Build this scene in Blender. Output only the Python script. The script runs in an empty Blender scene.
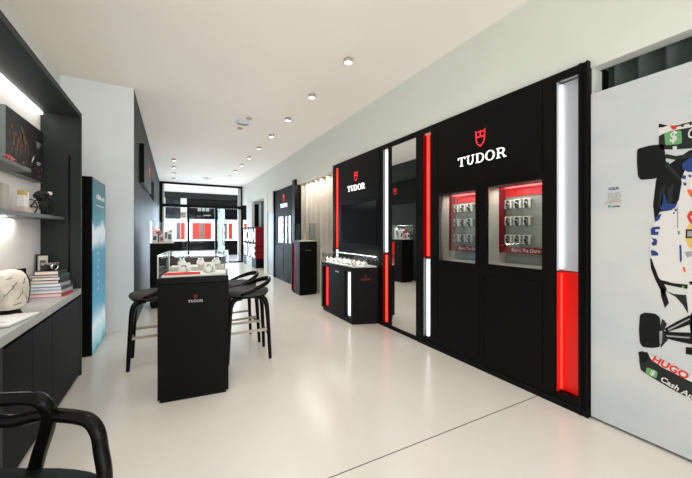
import bpy, bmesh, math, random
from mathutils import Vector, Matrix
random.seed(7)
S = bpy.context.scene
COL = S.collection
PI = math.pi
# ---------------------------------------------------------------- camera calibration (metres, camera 1.3 m above floor)
FPX, CXP, HYP, HC, VXP = 308.0, 346.0, 231.5, 1.3, 173.5
TH = math.atan((CXP - VXP) / FPX); sT, cT = math.sin(TH), math.cos(TH)
def _ray(px, py):
    a = (px - CXP) / FPX
    return (sT + a * cT, cT - a * sT, (HYP - py) / FPX)
def PX(px, py, X):
    r = _ray(px, py); t = X / r[0]; return Vector((X, t * r[1], HC + t * r[2]))
def PY(px, py, Y):
    r = _ray(px, py); t = Y / r[1]; return Vector((t * r[0], Y, HC + t * r[2]))
def PZ(px, py, z):
    r = _ray(px, py); t = (z - HC) / r[2]; return Vector((t * r[0], t * r[1], z))

# ---------------------------------------------------------------- materials
MATS = {}
def mat(name, col, rough=.5, metal=0, emit=0, ecol=None, var=0, vscale=6, bump=0, bscale=60, spec=.5, coat=0, rvar=0):
    if name in MATS: return MATS[name]
    m = bpy.data.materials.new(name); m.use_nodes = True
    nt = m.node_tree; b = nt.nodes['Principled BSDF']
    b.inputs['Base Color'].default_value = (*col, 1)
    b.inputs['Roughness'].default_value = rough
    b.inputs['Metallic'].default_value = metal
    b.inputs['Specular IOR Level'].default_value = spec
    if coat: b.inputs['Coat Weight'].default_value = coat; b.inputs['Coat Roughness'].default_value = .08
    if emit:
        b.inputs['Emission Color'].default_value = (*(ecol or col), 1)
        b.inputs['Emission Strength'].default_value = emit
    tc = nt.nodes.new('ShaderNodeTexCoord')
    if var or rvar:
        n = nt.nodes.new('ShaderNodeTexNoise'); n.inputs['Scale'].default_value = vscale
        n.inputs['Detail'].default_value = 6
        nt.links.new(tc.outputs['Object'], n.inputs['Vector'])
        if var:
            r = nt.nodes.new('ShaderNodeValToRGB')
            r.color_ramp.elements[0].position = .3; r.color_ramp.elements[1].position = .7
            r.color_ramp.elements[0].color = (*[c * (1 - var) for c in col], 1)
            r.color_ramp.elements[1].color = (*[min(1, c * (1 + var)) for c in col], 1)
            nt.links.new(n.outputs['Fac'], r.inputs['Fac']); nt.links.new(r.outputs['Color'], b.inputs['Base Color'])
        if rvar:
            q = nt.nodes.new('ShaderNodeMapRange')
            q.inputs['To Min'].default_value = max(.02, rough - rvar); q.inputs['To Max'].default_value = rough + rvar
            nt.links.new(n.outputs['Fac'], q.inputs['Value']); nt.links.new(q.outputs['Result'], b.inputs['Roughness'])
    if bump:
        n2 = nt.nodes.new('ShaderNodeTexNoise'); n2.inputs['Scale'].default_value = bscale
        nt.links.new(tc.outputs['Object'], n2.inputs['Vector'])
        bp = nt.nodes.new('ShaderNodeBump'); bp.inputs['Strength'].default_value = bump; bp.inputs['Distance'].default_value = .01
        nt.links.new(n2.outputs['Fac'], bp.inputs['Height']); nt.links.new(bp.outputs['Normal'], b.inputs['Normal'])
    MATS[name] = m
    return m
def glass(name, tint=(.96, .985, .975), refl=.9, base=.04):
    if name in MATS: return MATS[name]
    m = bpy.data.materials.new(name); m.use_nodes = True
    nt = m.node_tree; nt.nodes.clear()
    o = nt.nodes.new('ShaderNodeOutputMaterial'); mx = nt.nodes.new('ShaderNodeMixShader')
    t = nt.nodes.new('ShaderNodeBsdfTransparent'); t.inputs[0].default_value = (*tint, 1)
    g = nt.nodes.new('ShaderNodeBsdfGlossy'); g.inputs['Roughness'].default_value = .02
    lw = nt.nodes.new('ShaderNodeFresnel'); lw.inputs['IOR'].default_value = 1.45
    mu = nt.nodes.new('ShaderNodeMath'); mu.operation = 'MULTIPLY'; mu.inputs[1].default_value = refl
    nt.links.new(lw.outputs[0], mu.inputs[0]); nt.links.new(mu.outputs[0], mx.inputs[0])
    nt.links.new(t.outputs[0], mx.inputs[1]); nt.links.new(g.outputs[0], mx.inputs[2]); nt.links.new(mx.outputs[0], o.inputs[0])
    MATS[name] = m
    return m
BLACK = mat('satin_black_lacquer', (.0045, .0042, .0037), .42, var=.15, vscale=3, rvar=.05, spec=.09)
BLACK2 = mat('black_metal', (.003, .003, .003), .35, spec=.14)
GREYGRN = mat('dark_greengrey_laminate', (.028, .034, .032), .5, var=.10, vscale=2.5, rvar=.05, spec=.10)
DARKCAB = mat('charcoal_laminate', (.006, .0072, .0072), .5, var=.08, vscale=3, spec=.06)
WALLW = mat('warm_white_paint', (.655, .67, .62), .8, var=.02, vscale=2, bump=.03, bscale=120)
WALLC = mat('cool_white_paint', (.84, .875, .875), .75, var=.02, vscale=2)
CEIL = mat('ceiling_white_paint', (.84, .79, .725), .85, var=.015, vscale=1)
WHITE = mat('white_plastic', (.8, .8, .79), .4)
OFFW = mat('cream_liner', (.72, .69, .62), .5, emit=0, ecol=(1, .95, .85))
REDM = mat('red_lacquer', (.26, .004, .014), .35, spec=.3)
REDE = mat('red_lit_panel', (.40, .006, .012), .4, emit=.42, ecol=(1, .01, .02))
REDACR = mat('red_backlit_acrylic', (.5, .006, .003), .3, emit=.20, ecol=(1, .008, .004))
REDTUBE = mat('red_light_tube', (.8, .01, .01), .3, emit=2.3, ecol=(1, .035, .02))
WACR = mat('white_backlit_acrylic', (.40, .42, .45), .3, emit=.05, ecol=(.85, .9, 1))
WTUBE = mat('white_light_tube', (1, 1, 1), .3, emit=2.6, ecol=(.93, .96, 1))
LOGOW = mat('white_lit_lettering', (1, 1, 1), .4, emit=1.2, ecol=(1, .97, .95))
LOGOR = mat('red_lit_emblem', (.7, .02, .03), .4, emit=.75, ecol=(1, .03, .04))
SILV = mat('brushed_steel', (.55, .55, .54), .3, metal=1)
CHAMP = mat('champagne_metal', (.42, .38, .30), .4, metal=.6)
GREYBD = mat('grey_fabric_board', (.29, .30, .275), .8, var=.06, vscale=40)
MIRROR = mat('silver_mirror', (.86, .88, .86), .015, metal=1)
SCREEN = mat('black_glass_screen', (.004, .005, .006), .12, spec=.5)
WOODB = mat('black_stained_wood', (.0035, .003, .0025), .26, var=.25, vscale=14, rvar=.04, spec=.16)
SEATG = mat('charcoal_fabric', (.05, .05, .049), .8, var=.15, vscale=60, bump=.3, bscale=300)
SEATB = mat('dark_green_leather', (.006, .009, .0075), .5, var=.1, vscale=20, spec=.15)
GL = glass('clear_glass')
GLT = glass('display_case_glass', (.975, .99, .985), .28)
GLP = glass('window_glass', (.93, .96, .95), .9)
GLG = glass('greenish_door_glass', (.70, .84, .78), 1.0)
DIAL = mat('black_watch_dial', (.01, .01, .012), .25)
CURT = mat('beige_curtain_fabric', (.70, .65, .56), .85, var=.05, vscale=30)
CURTG = mat('grey_green_curtain_fabric', (.20, .25, .225), .85, var=.1, vscale=20)

# ---------------------------------------------------------------- mesh builder
class MB:
    def __init__(s): s.bm = bmesh.new(); s.mats = []
    def mi(s, m):
        if m not in s.mats: s.mats.append(m)
        return s.mats.index(m)
    def box(s, x0, x1, y0, y1, z0, z1, m=None, bev=0, M=None):
        x0, x1 = sorted((x0, x1)); y0, y1 = sorted((y0, y1)); z0, z1 = sorted((z0, z1))
        i = s.mi(m) if m else 0
        vs = [s.bm.verts.new((x, y, z)) for x in (x0, x1) for y in (y0, y1) for z in (z0, z1)]
        fs = []
        for q in ((0,1,3,2),(4,6,7,5),(0,4,5,1),(2,3,7,6),(0,2,6,4),(1,5,7,3)):
            f = s.bm.faces.new([vs[k] for k in q]); f.material_index = i; fs.append(f)
        if M is not None: bmesh.ops.transform(s.bm, matrix=M, verts=vs)
        if bev:
            es = list({e for f in fs for e in f.edges})
            r = bmesh.ops.bevel(s.bm, geom=es, offset=bev, segments=2, profile=.5, affect='EDGES')
            for f in r['faces']: f.material_index = i
        return s
    def prism(s, pts, o, u, v, d, m=None):
        """polygon pts in the u,v frame at o, thickness d along u x v"""
        o, u, v = Vector(o), Vector(u), Vector(v); n = u.cross(v).normalized() * d
        i = s.mi(m) if m else 0
        a = [s.bm.verts.new(o + u * p[0] + v * p[1]) for p in pts]
        b = [s.bm.verts.new(x.co + n) for x in a]
        N = len(pts)
        fs = [s.bm.faces.new(a[::-1]), s.bm.faces.new(b)]
        for k in range(N): fs.append(s.bm.faces.new((a[k], a[(k+1) % N], b[(k+1) % N], b[k])))
        for f in fs: f.material_index = i
        return s
    def tube(s, path, rad, m=None, seg=10, closed=False, rb=None, up=(0, 0, 1)):
        """sweep an (elliptic) section: rad across, rb along the 'up' side"""
        i = s.mi(m) if m else 0
        P = [Vector(p) for p in path]; n = len(P)
        R = rad if isinstance(rad, (list, tuple)) else [rad] * n
        B = (rb if isinstance(rb, (list, tuple)) else [rb] * n) if rb else R
        rings = []
        for k in range(n):
            if closed: t = P[(k+1) % n] - P[k-1]
            else: t = P[min(n-1, k+1)] - P[max(0, k-1)]
            t.normalize()
            a = t.cross(Vector(up))
            if a.length < 1e-3: a = t.cross(Vector((1, 0, 0)))
            a.normalize(); b = a.cross(t).normalized()
            rings.append([s.bm.verts.new(P[k] + a * (R[k] * math.cos(2*PI*j/seg)) + b * (B[k] * math.sin(2*PI*j/seg))) for j in range(seg)])
        for k in range(n if closed else n - 1):
            A, C = rings[k], rings[(k+1) % n]
            for j in range(seg):
                f = s.bm.faces.new((A[j], A[(j+1) % seg], C[(j+1) % seg], C[j])); f.material_index = i; f.smooth = True
        if not closed:
            f = s.bm.faces.new(rings[0][::-1]); f.material_index = i
            f = s.bm.faces.new(rings[-1]); f.material_index = i
        return s
    def lathe(s, prof, m=None, seg=24, c=(0, 0, 0), sx=1, sy=1, M=None):
        i = s.mi(m) if m else 0
        rings = []; allv = []
        for (r, z) in prof:
            rr = max(r, 1e-4)
            ring = [s.bm.verts.new((c[0] + sx*rr*math.cos(2*PI*j/seg), c[1] + sy*rr*math.sin(2*PI*j/seg), c[2] + z)) for j in range(seg)]
            rings.append(ring); allv += ring
        for A, C in zip(rings, rings[1:]):
            for j in range(seg):
                f = s.bm.faces.new((A[j], A[(j+1) % seg], C[(j+1) % seg], C[j])); f.material_index = i; f.smooth = True
        f = s.bm.faces.new(rings[0][::-1]); f.material_index = i
        f = s.bm.faces.new(rings[-1]); f.material_index = i
        if M is not None: bmesh.ops.transform(s.bm, matrix=M, verts=allv)
        return s
    def ball(s, c, r, m=None, sc=(1, 1, 1), seg=20, rot=None):
        prof = [(math.sin(PI*k/12), -math.cos(PI*k/12)) for k in range(13)]
        M = Matrix.Translation(Vector(c)) @ (rot.to_4x4() if rot else Matrix.Identity(4)) @ Matrix.Diagonal((r*sc[0], r*sc[1], r*sc[2], 1))
        return s.lathe(prof, m, seg, M=M)
    def text(s, txt, o, u, v, size, d, m, align='LEFT', bold=0):
        cu = bpy.data.curves.new('t', 'FONT'); cu.body = txt; cu.size = size; cu.align_x = align; cu.extrude = .0001; cu.offset = bold; cu.resolution_u = 3
        ob = bpy.data.objects.new('t', cu); COL.objects.link(ob)
        dg = bpy.context.evaluated_depsgraph_get(); dg.update()
        me = bpy.data.meshes.new_from_object(ob.evaluated_get(dg))
        bpy.data.objects.remove(ob); bpy.data.curves.remove(cu)
        u, v = Vector(u), Vector(v); n = u.cross(v).normalized()
        i = s.mi(m)
        n0 = len(s.bm.verts); f0 = len(s.bm.faces)
        s.bm.from_mesh(me); s.bm.verts.ensure_lookup_table(); s.bm.faces.ensure_lookup_table()
        for vt in s.bm.verts[n0:]:
            c = vt.co.copy(); vt.co = Vector(o) + u*c.x + v*c.y + n*(d if c.z > 0 else 0)
        for f in s.bm.faces[f0:]: f.material_index = i
        bpy.data.meshes.remove(me)
        return s
    def build(s, name, m=None, parent=None, loc=None, rz=0, smooth=False, fixn=True):
        if fixn: bmesh.ops.recalc_face_normals(s.bm, faces=s.bm.faces[:])
        me = bpy.data.meshes.new(name); s.bm.to_mesh(me); s.bm.free()
        if m and not s.mats: me.materials.append(m)
        else:
            for q in (s.mats or []): me.materials.append(q)
        if smooth:
            for p in me.polygons: p.use_smooth = True
        o = bpy.data.objects.new(name, me); COL.objects.link(o)
        if parent: o.parent = parent
        if loc is not None: o.location = loc
        if rz: o.rotation_euler[2] = rz
        return o
def box(name, x0, x1, y0, y1, z0, z1, m, parent=None, bev=0):
    """a box whose object origin sits at its base centre"""
    cx, cy, z = (x0+x1)/2, (y0+y1)/2, min(z0, z1)
    if parent is not None and parent.get('local'): cx = cy = z = 0
    o = MB().box(x0-cx, x1-cx, y0-cy, y1-cy, z0-z, z1-z, m, bev).build(name, None, parent, (cx, cy, z))
    return o
def thing(name, label, cat, loc=(0, 0, 0), rz=0, group=None):
    o = bpy.data.objects.new(name, None); COL.objects.link(o); o.empty_display_size = .1
    o.location = loc; o.rotation_euler = (0, 0, rz); o['label'] = label; o['category'] = cat
    if group: o['group'] = group
    return o
def tag(o, label, cat, group=None):
    o['label'] = label; o['category'] = cat
    if group: o['group'] = group
    return o
def struct(o): o['kind'] = 'structure'; return o
def plabel(o, l): o['label'] = l; return o
def copy_thing(o, label=None):
    r = o.copy(); COL.objects.link(r)
    if label: r['label'] = label
    for ch in o.children:
        c = ch.copy(); COL.objects.link(c); c.parent = r
        for g in ch.children:
            d = g.copy(); COL.objects.link(d); d.parent = c
    return r
def arc(cx, cy, r, a0, a1, n, ry=None):
    return [(cx + r*math.cos(math.radians(a0+(a1-a0)*k/n)), cy + (ry or r)*math.sin(math.radians(a0+(a1-a0)*k/n))) for k in range(n+1)]
def smooth_path(pts, n=6, closed=False):
    P = [Vector(p) for p in pts]; out = []; N = len(P)
    for k in range(N if closed else N-1):
        g = (lambda i: P[i % N]) if closed else (lambda i: P[max(0, min(N-1, i))])
        p0, p1, p2, p3 = g(k-1), g(k), g(k+1), g(k+2)
        for j in range(n):
            t = j/n
            out.append(.5*((2*p1)+(p2-p0)*t+(2*p0-5*p1+4*p2-p3)*t*t+(3*p1-p0-3*p2+p3)*t**3))
    if not closed: out.append(P[-1])
    return out

# ---------------------------------------------------------------- lettering: slab-serif word and shield emblem
def ring(cx, cy, ro, ri, a0, a1, n, ryo=None, ryi=None):
    A = arc(cx, cy, ro, a0, a1, n, ryo); B = arc(cx, cy, ri, a0, a1, n, ryi)
    return [[A[k], A[k+1], B[k+1], B[k]] for k in range(n)]
def R4(x0, y0, x1, y1): return [(x0, y0), (x1, y0), (x1, y1), (x0, y1)]
def word_polys():
    W = []; x = 0
    def add(ps, w):
        nonlocal x
        for p in ps: W.append([(x+a, b) for a, b in p])
        x += w + .16
    add([R4(0, .92, .84, 1), R4(0, .74, .05, .93), R4(.79, .74, .84, .93), R4(.355, .05, .485, .95), R4(.23, 0, .61, .07)], .84)
    add([R4(0, .93, .36, 1), R4(.56, .93, .88, 1), R4(.11, .35, .24, .96), R4(.68, .35, .75, .96)]
        + ring(.43, .36, .32, .19, 180, 360, 10, .37, .29), .88)
    add([R4(0, .93, .45, 1), R4(0, 0, .45, .07), R4(.11, .04, .24, .96)] + ring(.42, .5, .44, .30, -90, 90, 12, .5, .43), .86)
    add(ring(.46, .5, .46, .32, 0, 360, 22, .52, .45), .92)
    add([R4(0, .93, .45, 1), R4(0, 0, .36, .07), R4(.11, .04, .24, .96), R4(.22, .44, .5, .51)] + ring(.45, .72, .31, .17, -95, 90, 10, .28, .21)
        + [[(.47, .46), (.61, .46), (.84, .05), (.70, .05)], R4(.68, 0, .92, .07)], .92)
    return W, x - .16
def shield_polys():
    out = [(0, .90), (.04, .42), (.18, .17), (.5, 0), (.82, .17), (.96, .42), (1, .90), (1.0, 1.0), (.76, .90), (.62, .93), (.5, .97), (.38, .93), (.24, .90), (0, 1.0)]
    inn = [(.5 + (a-.5)*.82, .49 + (b-.49)*.86) for a, b in out]
    n = len(out)
    q = [[out[k], out[(k+1) % n], inn[(k+1) % n], inn[k]] for k in range(n)]
    return q + [R4(.06, .56, .94, .635), R4(.455, .6, .545, .93)]
def logo(parent, o, u, v, h, d=.006, wm=None, rm=None, sh=True, word=True, shh=None, gap=None, off=None):
    """word centred at o (base line), shield above"""
    u, v = Vector(u), Vector(v); o = Vector(o)
    W, w = word_polys()
    if word:
        mb = MB()
        for p in W: mb.prism([((a-w/2)*h*1.16, b*h) for a, b in p], o, u, v, d, wm or LOGOW)
        plabel(mb.build('lettering', None, parent), 'white serif lettering TUDOR')
    if sh:
        mb = MB(); H = shh or h*1.95; Ws = H*.66
        b0 = o + v*(h + (gap if gap is not None else h*.55))
        for p in shield_polys(): mb.prism([((a-.5)*Ws, b*H) for a, b in p], b0, u, v, d, rm or LOGOR)
        plabel(mb.build('emblem', None, parent), 'red outlined shield emblem')

def area(loc, rot, sx, sy, e, col=(1, 1, 1), name='area'):
    l = bpy.data.lights.new(name, 'AREA'); l.shape = 'RECTANGLE'; l.size = sx; l.size_y = sy; l.energy = e; l.color = col
    o = bpy.data.objects.new(name, l); COL.objects.link(o); o.location = loc; o.rotation_euler = rot; return o

# ================================================================ SETTING
H = 3.2; RX = 2.52
# floor with polished microcement look and one dark joint
fm = bpy.data.materials.new('polished_beige_floor'); fm.use_nodes = True
nt = fm.node_tree; b = nt.nodes['Principled BSDF']
tc = nt.nodes.new('ShaderNodeTexCoord')
n1 = nt.nodes.new('ShaderNodeTexNoise'); n1.inputs['Scale'].default_value = 1.6; n1.inputs['Detail'].default_value = 8; n1.inputs['Roughness'].default_value = .6
r1 = nt.nodes.new('ShaderNodeValToRGB'); r1.color_ramp.elements[0].position = .25; r1.color_ramp.elements[1].position = .8
r1.color_ramp.elements[0].color = (.63, .59, .53, 1); r1.color_ramp.elements[1].color = (.685, .65, .60, 1)
nt.links.new(tc.outputs['Object'], n1.inputs['Vector']); nt.links.new(n1.outputs['Fac'], r1.inputs['Fac'])
n2 = nt.nodes.new('ShaderNodeTexNoise'); n2.inputs['Scale'].default_value = 5; n2.inputs['Detail'].default_value = 10
mr = nt.nodes.new('ShaderNodeMapRange'); mr.inputs['To Min'].default_value = .20; mr.inputs['To Max'].default_value = .235
nt.links.new(tc.outputs['Object'], n2.inputs['Vector']); nt.links.new(n2.outputs['Fac'], mr.inputs['Value'])
nt.links.new(mr.outputs['Result'], b.inputs['Roughness']); nt.links.new(r1.outputs['Color'], b.inputs['Base Color'])
b.inputs['Specular IOR Level'].default_value = .5
MATS['floor'] = fm
struct(box('floor', -1.6, 3.2, -3.2, 13.62, -.05, 0, fm))
JT = mat('dark_joint_filler', (.08, .075, .07), .7)
mb = MB(); a0 = Vector((-1.19, 1.537, 0)); a1 = Vector((2.515, 1.383, 0)); dd = (a1-a0).normalized(); nn = Vector((-dd.y, dd.x, 0))*.0028
mb.prism([(0, 0), ((a1-a0).length, 0), ((a1-a0).length, .0056), (0, .0056)], a0, dd, Vector((-dd.y, dd.x, 0)), .0008, JT)
struct(mb.build('trim_1'))
struct(box('ceiling', -1.6, 3.2, -3.2, 13.62, H, H+.08, CEIL))
struct(box('wall_left', -1.3, -1.2, -3.2, 4.95, 0, H, WALLW))
struct(box('wall_left_return', -1.3, -.46, 4.95, 5.05, 0, H, WALLC))
# dark partition with high opening
mb = MB()
x0, x1 = -.56, -.4599
for (ya, yb, za, zb) in ((5.05, 7.7, 0, H), (7.7, 9.9, 0, 2.09), (7.7, 9.9, 2.63, H), (9.9, 13.6, 0, H)):
    mb.box(x0, x1, ya, yb, za, zb, GREYGRN)
mb.box(-.4605, -.456, 4.955, 5.05, 0, H, GREYGRN)
struct(mb.build('wall_left_panelled'))
struct(box('wall_left_far', -1.5, -1.4, 5.05, 13.6, 0, H, WALLC))
# right: header over the fit-out, recess wall, columns
struct(box('wall_right_upper', 2.55, 3.1, 2.0, 13.6, 2.41, H, WALLW))
struct(box('wall_right_upper', 2.55, 2.65, -3.2, 2.0, 2.445, H, WALLW))
struct(box('wall_right', 3.1, 3.2, -3.2, 13.6, 0, H, WALLW))
struct(box('wall_right_back', 3.0, 3.1, 2.0, 13.6, 0, 2.41, WALLW))
struct(box('wall_right_return', 2.562, 2.68, 1.030, 1.044, 1.9, 2.445, WALLW))
struct(box('wall_right_pier', 2.52, 3.0, 9.45, 9.86, 0, 2.41, WALLW))
mb = MB(); mb.box(2.53, 3.0, 8.76, 9.449, 1.9, 2.41, WALLW); struct(mb.build('wall_right_infill'))
struct(box('wall_right_column', 2.52, 2.62, 11.62, 12.55, 0, 2.41, WALLW))
struct(box('door_1', 2.535, 2.60, 8.77, 9.449, 0, 1.9, mat('bluegrey_door', (.20, .23, .26), .4, var=.05)))
# wall behind the camera, with a big unseen window added to let light in
mb = MB()
mb.box(-1.2, -.7, -3.2, -3.1, 0, H, WALLW); mb.box(2.4, 3.0, -3.2, -3.1, 0, H, WALLW)
mb.box(-.7, 2.4, -3.2, -3.1, 2.8, H, WALLW); mb.box(-.7, 2.4, -3.2, -3.1, 0, .2, WALLW)
struct(mb.build('wall_back'))
mb = MB()
for y in (-.7, .83, 2.34): mb.box(y, y+.06, -3.17, -3.12, .2, 2.8, BLACK2)
mb.box(-.7, 2.4, -3.17, -3.12, .2, .26, BLACK2); mb.box(-.7, 2.4, -3.17, -3.12, 2.74, 2.8, BLACK2)
w = mb.build('window_added'); struct(w)
g = MB().box(-.64, 2.34, -3.15, -3.145, .26, 2.74, GL).build('pane', None, w)

# ================================================================ RIGHT DISPLAY WALLS
U = (0, -1, 0); V = (0, 0, 1)   # lettering frame for walls that face -X
def slab(mb, ys, zs, holes, xf, xb, m):
    """front slab cut by rectangular holes (y0,y1,z0,z1)"""
    Y = sorted({ys[0], ys[1], *[h for q in holes for h in q[:2]]}); Z = sorted({zs[0], zs[1], *[h for q in holes for h in q[2:]]})
    for a, c in zip(Y, Y[1:]):
        run = None
        for e, f in list(zip(Z, Z[1:])) + [(None, None)]:
            solid = e is not None and not any(q[0] <= (a+c)/2 <= q[1] and q[2] <= (e+f)/2 <= q[3] for q in holes)
            if solid: run = (run[0], f) if run else (e, f)
            elif run: mb.box(xf, xb, a, c, run[0], run[1], m); run = None
def light_column(parent, ya, yb, zt, zb, zs, top, tubey, X=RX, depth=.07, lab=''):
    """recessed light column: backing and tube, split at zs; top = 'white' or 'red'"""
    for (za, zc, colr) in ((zs, zt, top), (zb, zs, 'red' if top == 'white' else 'white')):
        bm_, tm = (WACR, WTUBE) if colr == 'white' else (REDACR, REDTUBE)
        small = yb-ya < .13
        if small: bm_ = mat('grey_recess_liner', (.16, .17, .18), .35) if colr == 'white' else mat('deep_red_recess_liner', (.16, .002, .002), .35)
        m = MB()
        m.box(X+depth, X+depth+.01, ya, yb, za+.004, zc-.004, bm_)
        m.box(X+.004, X+depth, yb-.004, yb-.001, za+.004, zc-.004, bm_)
        m.box(X+.004, X+depth, ya+.001, ya+.004, za+.004, zc-.004, bm_)
        p = m.build('light_panel', None, parent); plabel(p, '%s glowing recessed panel%s' % (colr, lab))
        t = MB(); tx_ = X+.022 if small else X+depth-.02
        t.tube([(tx_, tubey, za+.02), (tx_, tubey, zc-.02)], .017 if small else .008, tm, 10)
        q = t.build('light_tube', None, p); plabel(q, '%s light tube' % colr)
WCUFF = mat('white_leather_cuff', (.78, .76, .72), .5)
WBLK = mat('black_watch_strap', (.02, .018, .016), .5)
def watch_proto(name, on_wall=True):
    """a watch buckled round a C-shaped cuff; local: x = out of wall, z up"""
    return None
def wall_watch(loc, lab, proto=[None]):
    if proto[0] is None:
        mb = MB()
        mb.tube(smooth_path([(-.012, 0, .030), (-.03, 0, .044), (-.050, 0, .040), (-.058, 0, .0), (-.050, 0, -.040), (-.03, 0, -.048)], 4), .0032, WBLK, 8)
        mb.box(-.063, -.055, -.009, .009, -.036, .036, WBLK, .002)
        mb.lathe([(.0, 0), (.015, 0), (.0165, .003), (.015, .008), (.0, .008)], SILV, 18, M=Matrix.Translation((-.062, 0, -.004)) @ Matrix.Rotation(-PI/2, 4, 'Y'))
        mb.lathe([(.0, 0), (.013, 0), (.013, .0012), (.0, .0012)], DIAL, 18, M=Matrix.Translation((-.0700, 0, -.004)) @ Matrix.Rotation(-PI/2, 4, 'Y'))
        w = mb.build('wristwatch'); w['category'] = 'watch'
        s = MB()
        s.box(-.056, -.004, -.031, .031, .030, .042, WCUFF, .003); s.box(-.056, -.030, -.031, -.019, -.040, .0295, WCUFF, .003); s.box(-.056, -.030, .019, .031, -.040, .0295, WCUFF, .003)
        s.box(-.010, -.0005, -.01, .01, .015, .029, SILV)
        c = s.build('watch_cuff'); c['category'] = 'watch stand'
        proto[0] = (w, c); first = True
    else: first = False
    w, c = proto[0] if first else (proto[0][0].copy(), proto[0][1].copy())
    if not first: COL.objects.link(w); COL.objects.link(c)
    w.location = loc; c.location = loc
    w['label'] = 'small steel wristwatch, ' + lab; w['group'] = 'wristwatches in the wall display windows'
    c['label'] = 'white cuff holding the watch, ' + lab; c['group'] = 'white watch cuffs in the wall display windows'
def window_niche(parent, ya, yb, za, zb, X, lab, full=True):
    """liner, red inner frame, board"""
    d1, d2 = .165, .255
    m = MB()
    m.box(X+.02, X+d2+.02, yb-.002, yb+.008, za, zb, OFFW)      # far jamb
    m.box(X+.02, X+d2+.02, ya-.008, ya+.002, za, zb, OFFW)
    m.box(X+.02, X+d2+.02, ya, yb, za-.008, za+.002, OFFW)
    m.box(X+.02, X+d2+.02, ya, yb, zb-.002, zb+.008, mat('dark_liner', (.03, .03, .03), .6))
    m.box(X+d2+.01, X+d2+.02, ya, yb, za, zb, GREYBD)
    n = m.build('niche_liner', None, parent); plabel(n, 'cream lined window niche')
    if not full: return
    f = MB(); t = .028; y2 = yb-.004; y1 = ya+.004
    f.box(X+d1, X+d2, y2-.012, y2, za+.10, zb-.015, REDM)
    f.box(X+d1, X+d2, y1, y1+.012, za+.10, zb-.015, REDM)
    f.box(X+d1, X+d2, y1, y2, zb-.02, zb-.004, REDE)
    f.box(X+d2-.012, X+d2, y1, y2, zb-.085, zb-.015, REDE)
    f.box(X+d2-.045, X+d2, y1, y2, za+.10, za+.155, REDM)
    r = f.build('red_frame', None, parent); plabel(r, 'red lacquered frame around the watch board')
    bd = MB().box(X+d2, X+d2+.01, y1, y2, za+.15, zb-.08, GREYBD).build('watch_board', None, parent)
    tx = MB().text('Born To Dare', (X+d2-.046, yb-.10, za+.115), U, V, .045, .002, WHITE)
    plabel(tx.build('script_lettering', None, r), 'small white slogan Born To Dare')
    gp = MB().box(X+.012, X+.016, ya+.001, yb-.001, za+.001, zb-.001, GLP).build('pane', None, parent)
def place_watches(ya, yb, za, zb, X, lab):
    rows = ('top', 'middle', 'bottom'); cols = ('left', 'centre', 'right')
    for i, z in enumerate((1.552, 1.396, 1.228)):
        for j in range(3):
            y = yb - .068 - j*.086
            wall_watch((X+.255, y, z), '%s row %s in the %s' % (rows[i], cols[j], lab))

ZT = 2.49
# --- near Tudor wall
dw = thing('display_wall', 'tall black display wall with two lit watch windows and white TUDOR lettering, nearest to the camera', 'display wall', (2.66, 1.9, 0))
def ch(o, parent):
    """parent keeping world coordinates (parents are only translated / z-rotated)"""
    o.parent = parent; bpy.context.view_layer.update(); o.matrix_parent_inverse = parent.matrix_world.inverted(); return o
class Grp:
    """collects parts modelled in world coordinates, then hangs them under the thing"""
    def __init__(s, t): s.t = t; s.n = set(COL.objects)
    def done(s):
        bpy.context.view_layer.update(); inv = s.t.matrix_world.inverted()
        for o in list(COL.objects):
            if o not in s.n and o is not s.t and o.parent is None:
                o.parent = s.t; o.matrix_parent_inverse = inv
g = Grp(dw)
WA = (1.352, 1.838, 1.0, 1.712); WB = (1.962, 2.442, .99, 1.70)
holes = [(1.103, 1.252, .09, 2.43), (2.552, 2.672, .09, 2.43), WA, WB]
mb = MB(); slab(mb, (1.045, 2.76), (0, ZT), holes, RX, RX+.02, BLACK)
mb.box(RX+.02, 2.86, 1.045, 1.065, 0, ZT, BLACK); mb.box(RX+.02, 2.86, 2.74, 2.76, 0, ZT, BLACK); mb.box(RX+.02, 2.86, 1.065, 2.74, ZT-.02, ZT, BLACK)
mb.box(2.85, 2.86, 1.065, 2.74, 0, ZT-.02, BLACK)
for y in (1.045, 1.083): mb.box(RX-.012, RX, y, y+.02 if y > 1.05 else y+.012, 0, ZT, BLACK)
mb.build('carcass')
mb = MB(); mb.box(RX-.008, RX, 1.047, 2.758, .0, .05, BLACK2); mb.build('plinth')
for (a, c) in ((1.262, 1.345), (2.448, 2.545)): MB().box(RX-.007, RX-.0002, a, c, .06, 2.43, BLACK, .002).build('stile')
MB().box(RX-.006, RX-.0002, 1.352, 2.44, 1.76, 2.46, BLACK, .002).build('fascia_panel')
for (a, c) in ((1.352, 1.862), (1.925, 2.442)): MB().box(RX-.008, RX-.0002, a, c, .10, .90, BLACK, .002).build('cabinet_door')
MB().box(RX-.006, RX-.0002, 1.870, 1.918, .10, .90, BLACK, .002).build('stile')
for (a, c, e, f) in (WA, WB):
    m = MB(); t = .022
    m.box(RX-.008, RX+.012, a-t, a, e-t, f+t, BLACK); m.box(RX-.008, RX+.012, c, c+t, e-t, f+t, BLACK)
    m.box(RX-.008, RX+.012, a, c, e-t, e, BLACK); m.box(RX-.008, RX+.012, a, c, f, f+t, BLACK)
    m.build('window_frame')
window_niche(None, *WA, RX, 'right'); window_niche(None, *WB, RX, 'left')
light_column(None, 1.103, 1.252, 2.43, .09, 1.0, 'white', 1.240)
light_column(None, 2.552, 2.672, 2.43, .09, 1.0, 'red', 2.612)
logo(None, (RX-.006, 1.905, 1.950), U, V, .088, wm=LOGOW, rm=LOGOR, shh=.158, gap=.058)
g.done()
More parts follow.
